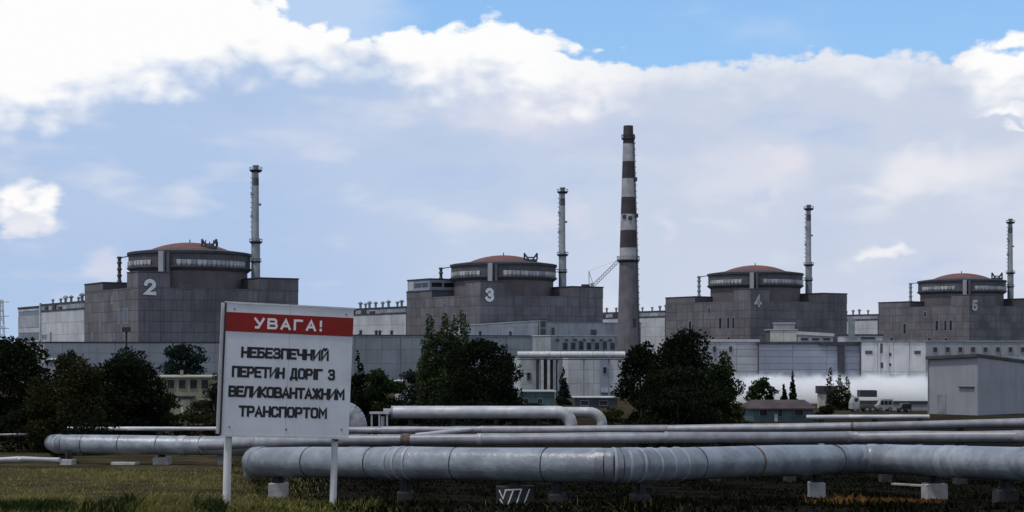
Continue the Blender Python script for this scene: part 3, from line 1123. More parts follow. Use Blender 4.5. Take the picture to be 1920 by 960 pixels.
# portal of three white columns
pt = thing('loading_portal', 'loading portal of white columns over a dark opening beside greenish-white building', 'portal', (PX(1008, 423), 423, 0))
zg = gz(423) - .5
for i, px in enumerate((1014, 1026, 1037)):
    x = PX(px, 423) - PX(1008, 423)
    MB().box(x, x + .8, -.4, .4, zg, PZ(672, 423)).build('column', M_white, pt)
MB().box(-.4, 5.6, .6, 4.0, zg, PZ(674, 423)).build('dark_recess', M_dark, pt)
MB().box(-.6, 5.8, -.5, 4.1, PZ(672, 423) + .02, PZ(669, 423)).build('lintel', M_pale_dk, pt)

# raised pipe bridge
Yr = 415
rb = thing('raised_pipe', 'fat pale raised pipe on steel trestles crossing before the process buildings', 'pipe', (PX(970, Yr), Yr, 0))
L = PX(1172, Yr) - PX(970, Yr)
zc = PZ(665, Yr)
M_rp = mat('pale_pipe_jacket', (.52, .52, .53), .5, metal=.25, var=.12, scale=.5, rnd=.10)
n = 10
for i in range(n):
    MB().tube([(L * i / n, 0, zc), (L * (i + .02) / n, 0, zc), (L * (i + .98) / n, 0, zc), (L * (i + 1) / n, 0, zc)], [.80, .92, .92, .80], 16).build('jacket_section', M_rp, rb, True)
for x in (6.2, 11.3, 18.5, 25.5):
    b = MB()
    b.bar((x, -.8, gz(Yr) - .5), (x, -.8, zc - .9), .35)
    b.bar((x, .8, gz(Yr) - .5), (x, .8, zc - .9), .35)
    b.bar((x, -1.3, zc - 1.05), (x, 1.3, zc - 1.05), .35)
    b.build('trestle', M_steel, rb)
b = MB().box(0, L, -1.2, 1.2, zc - 1.45, zc - 1.22)
b.build('walkway', M_dark, rb)

# in front of block 4
Yg = 352
gb = block('pale_workshop', 'pale workshop with stained horizontal boards half hidden by the big dark tree', 'workshop', (PX(1300, Yg), Yg), PX(1422, Yg) - PX(1300, Yg), 14, PZ(641, Yg), M_pale_dk, nx=3, nz=8, rz=0, cop_h=.6, coping=M_pale, side_n=2)
for x in (4.6, 8.4):
    window(gb, 'front', x, PZ(660, Yg), .7, 1.3, -.09, M_frame, M_glass, .1, .2)
Yb = 350
bb = block('bluegrey_workshop', 'blue-grey workshop of wide horizontal boards behind the drifting spray', 'workshop', (PX(1423, Yb), Yb), PX(1614, Yb) - PX(1423, Yb), 14, PZ(645, Yb), M_blue, nx=3, nz=9, rz=0, cop_h=.5, coping=M_dark, side_n=0)
MB().box(18.4, 20.0, -.5, -.09, gz(Yb), PZ(648, Yb)).build('pilaster', M_dark, bb)
MB().box(14.0, 24.0, -.6, -.3, PZ(648, Yb), PZ(643, Yb)).build('gutter', M_dark, bb)
Yh = 348
hh = block('white_stained_hall', 'white stained hall with small dark vents beside the blue-grey workshop', 'hall', (PX(1615, Yh), Yh), PX(1736, Yh) - PX(1615, Yh), 14, PZ(641, Yh), mat('stained_white', (.52, .52, .53), .8, var=.12, scale=.3, streak=.8, rnd=.05), nx=4, nz=2, rz=0, cop_h=.35, coping=M_steel, side_n=0)
for (px, py, ww, wh) in ((1622, 664, 1.7, .8), (1714, 664, 1.5, .8), (1649, 662, .7, 2.2), (1651, 690, .6, 1.3), (1667, 668, .5, .8), (1667, 686, .5, .6), (1668, 708, 4.8, .8)):
    x = PX(px, Yh) - PX(1615, Yh)
    link('vent_grille', panel_mesh(ww, wh, .12, M_stack_dk if px != 1668 else M_steel, .05, 'vent_grille'), hh, (x, -.09, PZ(py, Yh)))
MB().box(3.9, 4.3, -.35, -.09, gz(Yh), PZ(643, Yh)).build('downpipe', M_pale, hh)
MB().box(6.0, 6.3, -.35, -.09, gz(Yh), PZ(643, Yh)).build('downpipe', M_pale, hh)

# penthouses on those roofs, further back
Yk = 430
k1 = block('rooftop_hut', 'cream flat-roofed hut standing above the workshops before reactor block four', 'hut', (PX(1444, Yk), Yk), PX(1494, Yk) - PX(1444, Yk), 8, PZ(619, Yk), mat('cream_wall', (.50, .49, .44), .8, var=.1, streak=.3, rnd=.04), nx=2, nz=6, rz=0, cop_h=.25, coping=M_pale, side_n=0)
k2 = block('rooftop_shed', 'long pale shed with dark slot windows and a sloping roof before reactor block four', 'shed', (PX(1495, Yk), Yk), PX(1562, Yk) - PX(1495, Yk), 8, PZ(627, Yk), M_pale_dk, nx=3, nz=6, rz=0, ztop2=PZ(631, Yk), cop_h=.9, coping=M_pale, side_n=0)
for i in range(3):
    window(k2, 'front', 1.0 + i * 3.2, PZ(638, Yk), 2.0, .7, -.09, M_frame, M_glass, .1, .15)
k3 = block('vent_house', 'small dark-roofed vent house against the foot of reactor block four', 'vent house', (PX(1455, 640), 640), 8, 6, PZ(607, 640), M_pale_dk, nx=2, nz=4, rz=0, cop_h=.5, coping=M_pale)
Yj = 470
jb = block('pale_link_building', 'low pale link building with dark slots between reactor blocks four and five', 'building', (PX(1584, Yj), Yj), PX(1655, Yj) - PX(1584, Yj), 10, PZ(629, Yj), M_pale, nx=4, nz=4, rz=0, cop_h=.4)
MB().box(1.0, 3.0, -.8, -.1, PZ(640, Yj), PZ(598, Yj)).build('duct', M_steel, jb)
window(jb, 'front', 5.0, PZ(636, Yj), 4.5, .7, -.09, M_frame, M_glass, .1, .15)
# in front of block 5
Yl = 480
jl = block('long_grey_annex', 'long grey annex with a row of small dark openings before reactor block five', 'annex', (PX(1737, Yl), Yl), 62, 14, PZ(641, Yl), M_grey, nx=10, nz=4, rz=R(6), cop_h=.5, coping=M_steel)
for i in range(12):
    window(jl, 'front', 2.2 + i * 4.2, PZ(660, Yl), 1.3, 1.5, -.09, M_frame, M_glass, .2, .2)

# ------------------------------------------------------------------ right-hand shed
def big_shed():
    Y = 200
    cnr = Vector((PX(1833, Y), Y, 0))
    zb = gz(Y) - .4
    M_sh = mat('shed_sheet', (.29, .29, .315), .7, metal=.1, var=.08, scale=.3, streak=.3, rnd=.04)
    t = thing('metal_shed', 'plain grey sheet-metal shed with a dark roof edge beside the pipes', 'shed', (cnr.x, cnr.y, 0))
    lw = Vector((PX(1741, 212), 212, 0)) - cnr
    rw = Vector((PX(1960, 222), 222, 0)) - cnr
    zc, zl, zr = PZ(669, Y), PZ(674, 212), PZ(686, 222)
    bk = lw + rw
    b = MB()
    b.add([(lw.x, lw.y, zb), (0, 0, zb), (rw.x, rw.y, zb), (bk.x, bk.y, zb), (lw.x, lw.y, zl), (0, 0, zc), (rw.x, rw.y, zr), (bk.x, bk.y, zl - (zc - zr))],
          [(3, 2, 1, 0), (4, 5, 6, 7), (0, 1, 5, 4), (1, 2, 6, 5), (2, 3, 7, 6), (3, 0, 4, 7)])
    b.build('core', M_steel, t)
    for (v, ze, n) in ((lw, zl, 6), (rw, zr, 8)):
        d = v.normalized()
        nn = Vector((d.y, -d.x, 0))
        if nn.y > 0:
            nn = -nn
        for i in range(n):
            p, q = v * (i / n) + nn * .01, v * ((i + 1) / n) + nn * .01
            za, zz = zc + (ze - zc) * i / n - .05, zc + (ze - zc) * (i + 1) / n - .05
            b = MB()
            g_ = d * .015
            a0, a1 = p + g_ + nn * .05, q - g_ + nn * .05
            b.add([(p.x, p.y, zb), (a0.x, a0.y, zb), (a1.x, a1.y, zb), (q.x, q.y, zb), (p.x, p.y, za), (a0.x, a0.y, za), (a1.x, a1.y, zz), (q.x, q.y, zz)],
                  [(0, 1, 5, 4), (1, 2, 6, 5), (2, 3, 7, 6), (4, 5, 6, 7)])
            b.build('wall_sheet', M_sh, t)
    # sheet-metal door and a gutter pipe on the gable side
    dn = lw.normalized()
    no = Vector((-dn.y, dn.x, 0))
    if no.y > 0:
        no = -no
    b = MB()
    p, q = lw * .62 + no * .07, lw * .80 + no * .07
    b.add([(p.x, p.y, zb + .4), (q.x, q.y, zb + .4), (q.x, q.y, zb + 2.9), (p.x, p.y, zb + 2.9), (p.x + no.x * .06, p.y + no.y * .06, zb + .4), (q.x + no.x * .06, q.y + no.y * .06, zb + .4), (q.x + no.x * .06, q.y + no.y * .06, zb + 2.9), (p.x + no.x * .06, p.y + no.y * .06, zb + 2.9)],
          [(0, 1, 2, 3), (7, 6, 5, 4), (0, 4, 5, 1), (1, 5, 6, 2), (2, 6, 7, 3), (3, 7, 4, 0)])
    b.build('door', M_steel, t)
    q = lw * .985 + no * .16
    MB().tube([(q.x, q.y, zb), (q.x, q.y, zl - .1)], .07, 8).build('downpipe', M_steel, t)
    # roof slab with thick dark edge
    b = MB()
    e = 1.05
    ctr = bk / 2
    pts = []
    for (v, z) in ((lw, zl), (Vector((0, 0, 0)), zc), (rw, zr), (bk, zl - (zc - zr))):
        q = ctr + (v - ctr) * e
        pts.append((q.x, q.y, z))
    b.add([(x, y, z) for (x, y, z) in pts] + [(x, y, z + .42) for (x, y, z) in pts],
          [(3, 2, 1, 0), (4, 5, 6, 7), (0, 1, 5, 4), (1, 2, 6, 5), (2, 3, 7, 6), (3, 0, 4, 7)])
    b.build('roof', M_roofing, t)
    d = lw.normalized()
    p = lw * .08 + Vector((0, -.3, 0))
    q = lw * .38 + Vector((0, -.3, 0))
    b = MB()
    b.bar((p.x, p.y - .1, PZ(726, Y)), (q.x, q.y - .1, PZ(727, Y)), .5, .12)
    b.build('canopy', M_dark, t)


big_shed()


# ------------------------------------------------------------------ small buildings among the trees
def gable_house(name, label, cat, px0, px1, py_eave, Y, wallm, roofm, windows=(), depth=5.0, rise=.6, rz=0.0, trim=None):
    x0 = PX(px0, Y)
    L = PX(px1, Y) - x0
    zb = gz(Y) - .3
    ze = PZ(py_eave, Y)
    t = thing(name, label, cat, (x0, Y, 0), rz)
    MB().box(0, L, 0, depth, zb, ze).build('wall', wallm, t)
    b = MB()
    e = .35
    b.add([(-e, -e, ze + .003), (L + e, -e, ze + .003), (L + e, depth + e, ze + .003), (-e, depth + e, ze + .003), (-e, -e, ze + .16), (L + e, -e, ze + .16), (L + e, depth + e, ze + .16), (-e, depth + e, ze + .16), (.3, depth / 2, ze + .16 + rise), (L - .3, depth / 2, ze + .16 + rise)],
          [(3, 2, 1, 0), (0, 1, 5, 4), (1, 2, 6, 5), (2, 3, 7, 6), (3, 0, 4, 7), (4, 5, 9, 8), (5, 6, 9), (6, 7, 8, 9), (7, 4, 8)])
    b.build('roof', roofm, t)
    for (u0, zf, ww, wh) in windows:
        window(t, 'front', u0, zb + .3 + zf, ww, wh, -.003, trim or M_pale, M_glass, .08, .1)
    return t


M_cream = mat('cream_plaster', (.22, .21, .155), .85, var=.15, scale=.5, streak=.5)
M_teal = mat('teal_paint', (.055, .095, .10), .7, var=.2, scale=.8, streak=.4)
ch = gable_house('cream_house', 'flat cream two-storey house with a row of windows behind the trees', 'house', 289, 400, 708, 205, M_cream, mat('cream_roof', (.28, .27, .21), .85, var=.15), depth=7, rise=.15,
                 windows=[(.3 + i * 1.55, 3.55, .95, 1.25) for i in range(5)] + [(.6, .8, .9, 1.2), (6.2, .8, .9, 1.2)], trim=mat('olive_trim', (.22, .21, .15), .8))
MB().box(3.3, 5.6, -.9, -.004, gz(205) + 2.4, gz(205) + 2.6).build('porch_roof', M_dark, ch)
MB().box(3.7, 5.0, -.06, -.003, gz(205), gz(205) + 2.1).build('door', mat('pale_door', (.42, .41, .33), .8), ch)
MB().box(3.1, 3.5, 2, 2.4, PZ(708, 205) + .2, PZ(708, 205) + 1.0).build('chimney', M_cream, ch)
th_ = gable_house('teal_house', 'small teal-walled house with a dark brown roof behind the pipes', 'house', 1412, 1526, 768, 178, M_teal, mat('brown_roof', (.060, .042, .042), .8, var=.3), depth=6, rise=.9, rz=R(3),
                  windows=[(.8, .7, .9, .8), (3.0, .6, .5, .9), (5.0, .7, 1.0, .8)], trim=mat('teal_trim', (.10, .15, .15), .8))
MB().box(2.55, 2.95, -.12, -.003, gz(178) - .2, gz(178) + .9).build('door', M_white, th_)
gable_house('pale_kiosk', 'small pale kiosk with a flat overhanging roof left of the poplars', 'kiosk', 741, 766, 716, 190, mat('kiosk_wall', (.45, .45, .42), .8), M_pale, depth=2.5, rise=.1, windows=[(.4, 1.4, .8, .9)])
gable_house('white_roofed_hut', 'little hut with a white roof peeping out among the dark trees', 'hut', 86, 112, 676, 300, M_pale_dk, M_white, depth=4, rise=.35)
lr = gable_house('low_canopy', 'long low shelter with a white roof edge at the big tree', 'shelter', 1078, 1158, 746, 265, M_dark, M_white, depth=4, rise=.1, windows=[(1.0, .5, 1.4, .8), (4.4, .5, 1.4, .8)], trim=M_steel)
lr = gable_house('teal_sheds', 'low row of weathered teal sheds left of the white columns', 'sheds', 976, 1040, 735, 300, M_teal, M_pale_dk, depth=4, rise=.25, windows=[(.6, .4, 1.0, .9), (3.4, .4, 1.0, .9)], trim=M_steel)
lr['category'] = 'shed'
lr.name = 'teal_shed'
lr['label'] = 'low weathered teal shed left of the white columns'


# ------------------------------------------------------------------ vehicles and yard wall by the spray
def truck(name, label, px0, px1, Y, cabm, boxm, box_lo, box_hi, cab_frac=.32, facing=1):
    x0 = PX(px0, Y)
    L = PX(px1, Y) - x0
    z = gz(Y)
    t = thing(name, label, 'truck', (x0, Y, z))
    MB().box(.1, L - .1, -.9, .9, .55, .8).build('chassis', M_dark, t)
    c0, c1 = (0, L * cab_frac)
    b = MB()
    h = 2.3
    b.add([(c0 + .0, -1.05, .5), (c1, -1.05, .5), (c1, 1.05, .5), (c0, 1.05, .5), (c0 + .02, -1.05, 1.4), (c1, -1.05, 1.4), (c1, 1.05, 1.4), (c0 + .02, 1.05, 1.4), (c0 + .35, -.95, h), (c1 - .05, -.95, h), (c1 - .05, .95, h), (c0 + .35, .95, h)],
          [(3, 2, 1, 0), (0, 1, 5, 4), (1, 2, 6, 5), (2, 3, 7, 6), (3, 0, 4, 7), (4, 5, 9, 8), (5, 6, 10, 9), (6, 7, 11, 10), (7, 4, 8, 11), (8, 9, 10, 11)])
    cab = b.build('cab', cabm, t)
    MB().box(c0 + .45, c1 - .25, -1.03, -.99, 1.45, 2.1).build('side_window', M_glass, cab)
    MB().box(c1 + .1, L, -1.15, 1.15, box_lo, box_hi).build('cargo_box', boxm, t)
    for x in (L * .16, L * .62, L * .84):
        for s in (-1, 1):
            b = MB()
            b.tube([(x, s * .75, .45), (x, s * 1.02, .45)], .45, 16)
            wo = b.build('wheel', M_dark, t)
            MB().tube([(x, s * 1.0, .45), (x, s * 1.05, .45)], .2, 10).build('hub', M_steel, wo)
    return t


def van(name, label, px0, px1, Y, m, cat='van', h=1.9):
    x0 = PX(px0, Y)
    L = PX(px1, Y) - x0
    t = thing(name, label, cat, (x0, Y, gz(Y)))
    prof = [(0, .35), (0, h * .5), (.12 * L, h * .55), (.26 * L, h * .97), (.34 * L, h), (.96 * L, h), (L, h * .9), (L, .35)]
    b = MB()
    n = len(prof)
    b.add([(x, -.85, z) for x, z in prof] + [(x, .85, z) for x, z in prof],
          [tuple(range(n)), tuple(reversed(range(n, 2 * n)))] + [((i + 1) % n, i, i + n, (i + 1) % n + n) for i in range(n)])
    b.build('body', m, t)
    for (a, c) in ((.24, .42), (.46, .66), (.7, .92)):
        MB().box(a * L, c * L, -.88, -.853, h * .56, h * .88).build('side_window', M_glass, t)
    for x in (.2 * L, .8 * L):
        for s in (-1, 1):
            wo = MB().tube([(x, s * .6, .33), (x, s * .9, .33)], .33, 14).build('wheel', M_dark, t)
            MB().tube([(x, s * .88, .33), (x, s * .92, .33)], .15, 8).build('hub', M_steel, wo)
    MB().box(-.04, .1, -.8, .8, .38, .6).build('bumper', M_dark, t)
    return t


M_vw = mat('vehicle_white', (.28, .285, .29), .6, var=.25)
truck('yard_truck', 'white-cabbed yard truck carrying a high dark box before the spray', 1594, 1641, 225, M_vw, M_dark, 2.3, 3.3)
van('white_van', 'white van parked between the yard truck and the low wall', 1642, 1672, 232, M_vw)
van('dark_car', 'low dark car parked against the pale yard wall', 1684, 1706, 222, mat('car_dark', (.03, .03, .035), .35, var=.1), 'car', 1.35)
yw = thing('yard_wall', 'low pale concrete yard wall with a dark capping beside the grey metal shed', 'wall', (PX(1655, 240), 240, 0))
Lw = PX(1745, 240) - PX(1655, 240)
for i in range(5):
    MB().box(Lw * i / 5 + .02, Lw * (i + 1) / 5 - .02, 0, .2, gz(240) - .3, PZ(757, 240)).build('wall_panel', M_pale_dk, yw)
MB().box(-.1, Lw + .1, -.15, .35, PZ(757, 240) + .003, PZ(752, 240)).build('capping', M_dark, yw)
sh = thing('dark_gantry', 'low dark gantry roof standing behind the yard truck', 'gantry', (PX(1596, 250), 250, 0))
MB().box(0, PX(1668, 250) - PX(1596, 250), -.5, .5, PZ(757, 250), PZ(751, 250)).build('beam', M_dark, sh)
for x in (.3, 3.2, 6.1):
    MB().box(x, x + .2, -.1, .1, gz(250) - .2, PZ(757, 250)).build('post', M_steel, sh)
cb = thing('dark_cabin', 'small dark boxy cabin half hidden by the spiky shrub', 'cabin', (PX(1537, 262), 262, gz(262)))
MB().box(0, 2.6, 0, 2, -.2, 2.6).build('wall', mat('cabin_wall', (.4, .38, .33), .8), cb)
MB().box(-.3, 2.9, -.3, 2.3, 2.6, 3.9).build('roof', M_dark, cb)


# ------------------------------------------------------------------ spray mist over the cooling pond
def mist():
    x0, x1 = PX(1345, 338), PX(1741, 338)
    y0, y1 = 329.0, 345.5
    z0, z1 = gz(337) - .5, PZ(690, 338)
    m = bpy.data.materials.new('spray_mist')
    m.use_nodes = True
    t = m.node_tree
    t.nodes.clear()
    g = G(t)
    pos = g.n('ShaderNodeNewGeometry').outputs['Position']
    sp = g.n('ShaderNodeSeparateXYZ')
    g.link(pos, sp.inputs[0])
    nn = g.m('SUBTRACT', g.noise(g.scalevec(pos, (1, 1, .8)), .35, 4, .55), .5)
    zz = g.m('ADD', sp.outputs[2], g.m('MULTIPLY', nn, 7.0))
    zt = PZ(713, 338)
    f = g.smooth(zz, zt + 1.4, zt - 2.4)
    ex = g.m('MULTIPLY', g.smooth(sp.outputs[0], x0, x0 + 5), g.smooth(sp.outputs[1], y0, y0 + 5.5))
    den = g.m('MULTIPLY', g.m('MULTIPLY', f, ex), .8)
    v = g.n('ShaderNodeVolumePrincipled')
    v.inputs['Color'].default_value = (1, 1, 1, 1)
    g.link(den, v.inputs['Density'])
    v.inputs['Anisotropy'].default_value = 0.1
    o = g.n('ShaderNodeOutputMaterial')
    g.link(v.outputs[0], o.inputs['Volume'])
    ob = MB().box(x0, x1, y0, y1, z0, z1).build('spray_mist', m)
    tag(ob, 'white bank of spray mist drifting at the foot of the workshops', 'mist', kind='stuff')


mist()


# ------------------------------------------------------------------ lamp posts and the distant lattice mast
def pole(name, label, px, py_top, Y, r=.09, head=True, cat='pole'):
    t = thing(name, label, cat, (PX(px, Y), Y, gz(Y)))
    h = PZ(py_top, Y) - gz(Y)
    MB().lathe([(r * 1.4, -.3), (r, h)], 10).build('post', M_soil_dk, t, True)
    if head:
        b = MB().box(-r * 4, r * 4, -r * 3, r * 3, h - .003, h + r * 5)
        b.build('lamp_head', M_soil_dk, t)


pole('floodlight_mast', 'dark floodlight mast sticking up from the tree before reactor block two', 237, 622, 260, .16)
pole('lamp_post', 'thin dark lamp post just right of the warning sign', 655, 655, 120, .06)
pole('lamp_post', 'thin dark lamp post beside the small kiosk', 752, 706, 175, .06)


def lattice_mast(px, py, Y, label):
    t = thing('lattice_mast', label, 'mast', (PX(px, Y), Y, 0))
    m = mat('galvanised_mast', (.5, .53, .56), .6, var=.1)
    zt = PZ(py, Y)
    b = MB()
    w0, w1 = 4.5, 1.2
    n = 9
    for i in range(n):
        z, z2 = zt * i / n, zt * (i + 1) / n
        a, c = w0 + (w1 - w0) * i / n, w0 + (w1 - w0) * (i + 1) / n
        q = [(-1, -1), (1, -1), (1, 1), (-1, 1)]
        for j in range(4):
            k_ = (j + 1) % 4
            b.bar((q[j][0] * a / 2, q[j][1] * a / 2, z), (q[j][0] * c / 2, q[j][1] * c / 2, z2), .35)
            b.bar((q[j][0] * a / 2, q[j][1] * a / 2, z), (q[k_][0] * c / 2, q[k_][1] * c / 2, z2), .25)
    b.build('lattice', m, t)
    for z in (zt * .97, zt * .78, zt * .62):
        MB().bar((-4.5, 0, z), (4.5, 0, z), .5).build('cross_arm', m, t)


lattice_mast(3, 562, 900, 'pale lattice power mast standing left of the turbine hall')


# ================================================================== trees
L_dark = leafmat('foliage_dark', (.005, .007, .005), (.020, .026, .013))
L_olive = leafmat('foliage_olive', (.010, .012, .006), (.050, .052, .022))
L_poplar = leafmat('foliage_poplar', (.014, .022, .010), (.070, .095, .042))
L_blue = leafmat('foliage_bluish', (.007, .013, .011), (.024, .038, .031))
L_green = leafmat('foliage_green', (.010, .018, .007), (.034, .056, .018))
M_bark = mat('bark', (.055, .045, .035), .95, var=.3, scale=3)


def leaf_cloud(name, pts, size, m, parent, seed, elong=1.5):
    """leaf-sized quads at the given points, each turned at random"""
    r = np.random.RandomState(seed)
    n = len(pts)
    a = r.normal(size=(n, 3))
    a /= np.linalg.norm(a, axis=1)[:, None]
    b = r.normal(size=(n, 3))
    b -= (a * b).sum(1)[:, None] * a
    b /= np.linalg.norm(b, axis=1)[:, None]
    s = size * r.uniform(.55, 1.35, n)[:, None]
    a, b = a * s * elong * .5, b * s * .5
    v = np.stack([pts - a, pts - b * .9, pts + a, pts + b * .9], 1).reshape(-1, 3)
    me = bpy.data.meshes.new(name)
    me.vertices.add(4 * n)
    me.vertices.foreach_set('co', v.ravel())
    me.loops.add(4 * n)
    me.loops.foreach_set('vertex_index', np.arange(4 * n, dtype=np.int32))
    me.polygons.add(n)
    me.polygons.foreach_set('loop_start', np.arange(0, 4 * n, 4, dtype=np.int32))
    me.polygons.foreach_set('loop_total', np.full(n, 4, dtype=np.int32))
    at = me.attributes.new('tint', 'FLOAT', 'FACE')
    at.data.foreach_set('value', r.uniform(0, 1, n).astype(np.float32))
    me.materials.append(m)
    me.update(calc_edges=True)
    return link(name, me, parent)


def tree(name, label, px, py_top, wpx, Y, m, shape='round', n=6000, leaf=.2, seed=1, cat='tree', trunk_h=.15, group=None, clumps=26):
    r = np.random.RandomState(seed)
    s = F / Y
    base = gz(Y)
    H = PZ(py_top, Y) - base
    Wd = wpx / s
    t = thing(name, label, cat, (PX(px, Y), Y, base), 0, group)
    cl = []
    if shape == 'round':
        for i in range(clumps):
            u = r.uniform(0, 1) ** .75
            z = H * (trunk_h + (1 - trunk_h) * r.uniform(.03, .9))
            f = (z / H - trunk_h) / (1 - trunk_h)
            prof = max(math.sin(math.pi * min(1, max(0, .12 + .86 * f)) ** .85) ** .6, .85 * (f < .5))
            a = r.uniform(0, 6.28)
            rad = Wd / 2 * prof * .78 * math.sqrt(u)
            cl.append((rad * math.cos(a), rad * math.sin(a), z, Wd * r.uniform(.13, .22), H * r.uniform(.07, .12)))
        cl.append((Wd * r.uniform(-.1, .1), 0, H * .93, Wd * .13, H * .075))
    elif shape == 'poplar':          # several upright plumes
        for (ox, hh, ww) in ((-.33, .95, .20), (-.14, .88, .22), (.03, .98, .20), (.22, .93, .20), (.36, 1.0, .16), (-.42, .68, .16), (.1, .7, .28), (-.1, .6, .3)):
            k = 11
            for i in range(k):
                f = (i + .5) / k
                z = H * hh * (trunk_h + (1 - trunk_h) * f)
                w = Wd * ww * (math.sin(math.pi * (.12 + .84 * f)) ** .7)
                cl.append((Wd * ox * (1.12 - .25 * f) + r.normal() * .04 * Wd, r.normal() * .12 * Wd, z, max(.08, w * r.uniform(.7, 1.05)), H * .07))
    elif shape == 'conifer':
        k = 14
        for i in range(k):
            f = (i + .5) / k
            w = Wd * .5 * (1 - f) ** .8
            for j in range(3 if f < .7 else 1):
                a = r.uniform(0, 6.28)
                cl.append((w * .5 * math.cos(a), w * .5 * math.sin(a), H * (trunk_h + (1 - trunk_h) * f), max(.1, w * .6), H * .06))
    elif shape == 'spires':
        for (ox, hh) in ((-.32, 1.0), (0.02, .82), (.30, .78), (.16, .6), (-.12, .55), (.0, .4), (-.3, .42), (.36, .4)):
            k = 9
            for i in range(k):
                f = (i + .5) / k
                z = H * hh * f
                cl.append((Wd * ox + r.normal() * .03 * Wd, r.normal() * .1 * Wd, z, Wd * .13 * math.sin(math.pi * (.15 + .8 * f)) ** .6, H * .07))
    vol = np.array([c[3] ** 2 * c[4] for c in cl])
    cnt = np.maximum(30, (n * (vol ** .7) / (vol ** .7).sum()).astype(int))
    P_ = []
    for c, k in zip(cl, cnt):
        d = r.normal(size=(k, 3))
        d /= np.linalg.norm(d, axis=1)[:, None]
        rr = r.uniform(.25, 1.0, k) ** .45 * r.choice([1, 1, 1, 1.25], k)
        d *= rr[:, None]
        P_.append(np.array(c[:3]) + d * np.array([c[3], c[3], c[4]]))
    pts = np.concatenate(P_)
    pts[:, 2] = np.maximum(pts[:, 2], .05)
    # trunk with limbs reaching into the clumps
    b = MB()
    r0 = max(.05, H * .018)
    hh = H * .8
    tp = [(0, 0, -.3)] + [(r.normal() * .015 * H, r.normal() * .015 * H, hh * f) for f in (.12, .3, .5, .75, 1.0)]
    b.tube(tp, [r0 * 1.3, r0, r0 * .85, r0 * .65, r0 * .4, r0 * .12], 8)
    idx = r.permutation(len(cl))[:9]
    for i in idx:
        c = cl[i]
        z0 = c[2] * r.uniform(.35, .6)
        b.tube([(0, 0, z0), (c[0] * .5, c[1] * .5, (z0 + c[2]) * .52), (c[0] * .95, c[1] * .95, c[2])], [r0 * .45, r0 * .3, r0 * .1], 6)
    b.build('trunk', M_bark, t, True)
    leaf_cloud('crown', pts, leaf, m, t, seed + 100)
    return t


# the dark group on the left
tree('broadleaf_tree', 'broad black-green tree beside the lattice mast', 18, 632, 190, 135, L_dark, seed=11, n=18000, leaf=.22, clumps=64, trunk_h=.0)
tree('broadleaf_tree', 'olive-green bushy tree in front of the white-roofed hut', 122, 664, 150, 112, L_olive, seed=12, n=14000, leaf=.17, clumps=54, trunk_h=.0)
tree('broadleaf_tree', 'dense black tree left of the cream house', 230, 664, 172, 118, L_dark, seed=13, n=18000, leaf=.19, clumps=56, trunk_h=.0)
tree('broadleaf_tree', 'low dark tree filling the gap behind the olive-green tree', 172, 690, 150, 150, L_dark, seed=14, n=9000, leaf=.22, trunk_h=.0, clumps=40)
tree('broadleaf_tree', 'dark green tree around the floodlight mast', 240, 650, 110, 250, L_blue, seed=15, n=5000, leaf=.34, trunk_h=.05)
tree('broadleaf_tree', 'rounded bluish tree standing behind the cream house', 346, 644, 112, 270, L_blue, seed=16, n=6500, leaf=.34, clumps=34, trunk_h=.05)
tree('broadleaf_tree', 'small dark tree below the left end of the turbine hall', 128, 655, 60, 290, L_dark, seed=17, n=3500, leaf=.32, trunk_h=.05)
for i, (px, top, w_, Y, m_, lab) in enumerate((
        (318, 738, 52, 170, L_green, 'leafy green shrub before the left wall of the cream house'),
        (372, 752, 66, 165, L_olive, 'olive shrub before the door of the cream house'),
        (405, 700, 50, 178, L_dark, 'dark shrub at the right end of the cream house'),
        (290, 772, 120, 125, L_dark, 'low black bush before the cream house'),
        (390, 776, 100, 120, L_olive, 'low olive bush just left of the warning sign'))):
    tree('shrub', lab, px, top, w_, Y, m_, seed=30 + i, n=3000, leaf=.16, cat='shrub', trunk_h=.0, clumps=22)
# right of the sign
tree('conifer_tree', 'narrow black conifer just right of the warning sign', 672, 660, 78, 140, L_dark, 'conifer', seed=41, n=9000, leaf=.17, trunk_h=.0)
tree('broadleaf_tree', 'dark green tree between the conifer and the kiosk', 708, 692, 112, 150, L_green, seed=42, n=10000, leaf=.2, trunk_h=.02)
tree('broadleaf_tree', 'low dark tree right of the kiosk', 776, 694, 60, 185, L_blue, seed=43, n=2500, leaf=.22, trunk_h=.02)
tree('poplar_tree', 'tall green poplar of several upright plumes', 838, 586, 104, 172, L_poplar, 'poplar', seed=44, n=26000, leaf=.22, trunk_h=.02)
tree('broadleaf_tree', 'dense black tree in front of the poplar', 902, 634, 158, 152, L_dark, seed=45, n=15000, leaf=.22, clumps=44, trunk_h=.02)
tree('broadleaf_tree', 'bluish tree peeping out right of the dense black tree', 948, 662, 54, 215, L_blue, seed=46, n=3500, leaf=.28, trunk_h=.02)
tree('conifer_tree', 'small bluish conifer in front of the panelled hall', 1056, 690, 34, 300, L_blue, 'conifer', seed=47, n=2200, leaf=.32, trunk_h=.0)
# the big group before the chimney foot
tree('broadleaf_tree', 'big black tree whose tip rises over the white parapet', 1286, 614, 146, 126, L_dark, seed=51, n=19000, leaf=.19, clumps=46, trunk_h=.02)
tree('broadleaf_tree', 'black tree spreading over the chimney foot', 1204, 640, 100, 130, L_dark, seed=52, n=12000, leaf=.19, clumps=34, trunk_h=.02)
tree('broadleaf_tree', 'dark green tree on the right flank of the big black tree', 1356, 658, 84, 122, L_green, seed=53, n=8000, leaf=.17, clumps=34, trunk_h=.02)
tree('broadleaf_tree', 'low black tree at the foot of the big black tree', 1272, 690, 232, 116, L_dark, seed=54, n=14000, leaf=.18, clumps=40, trunk_h=.0)
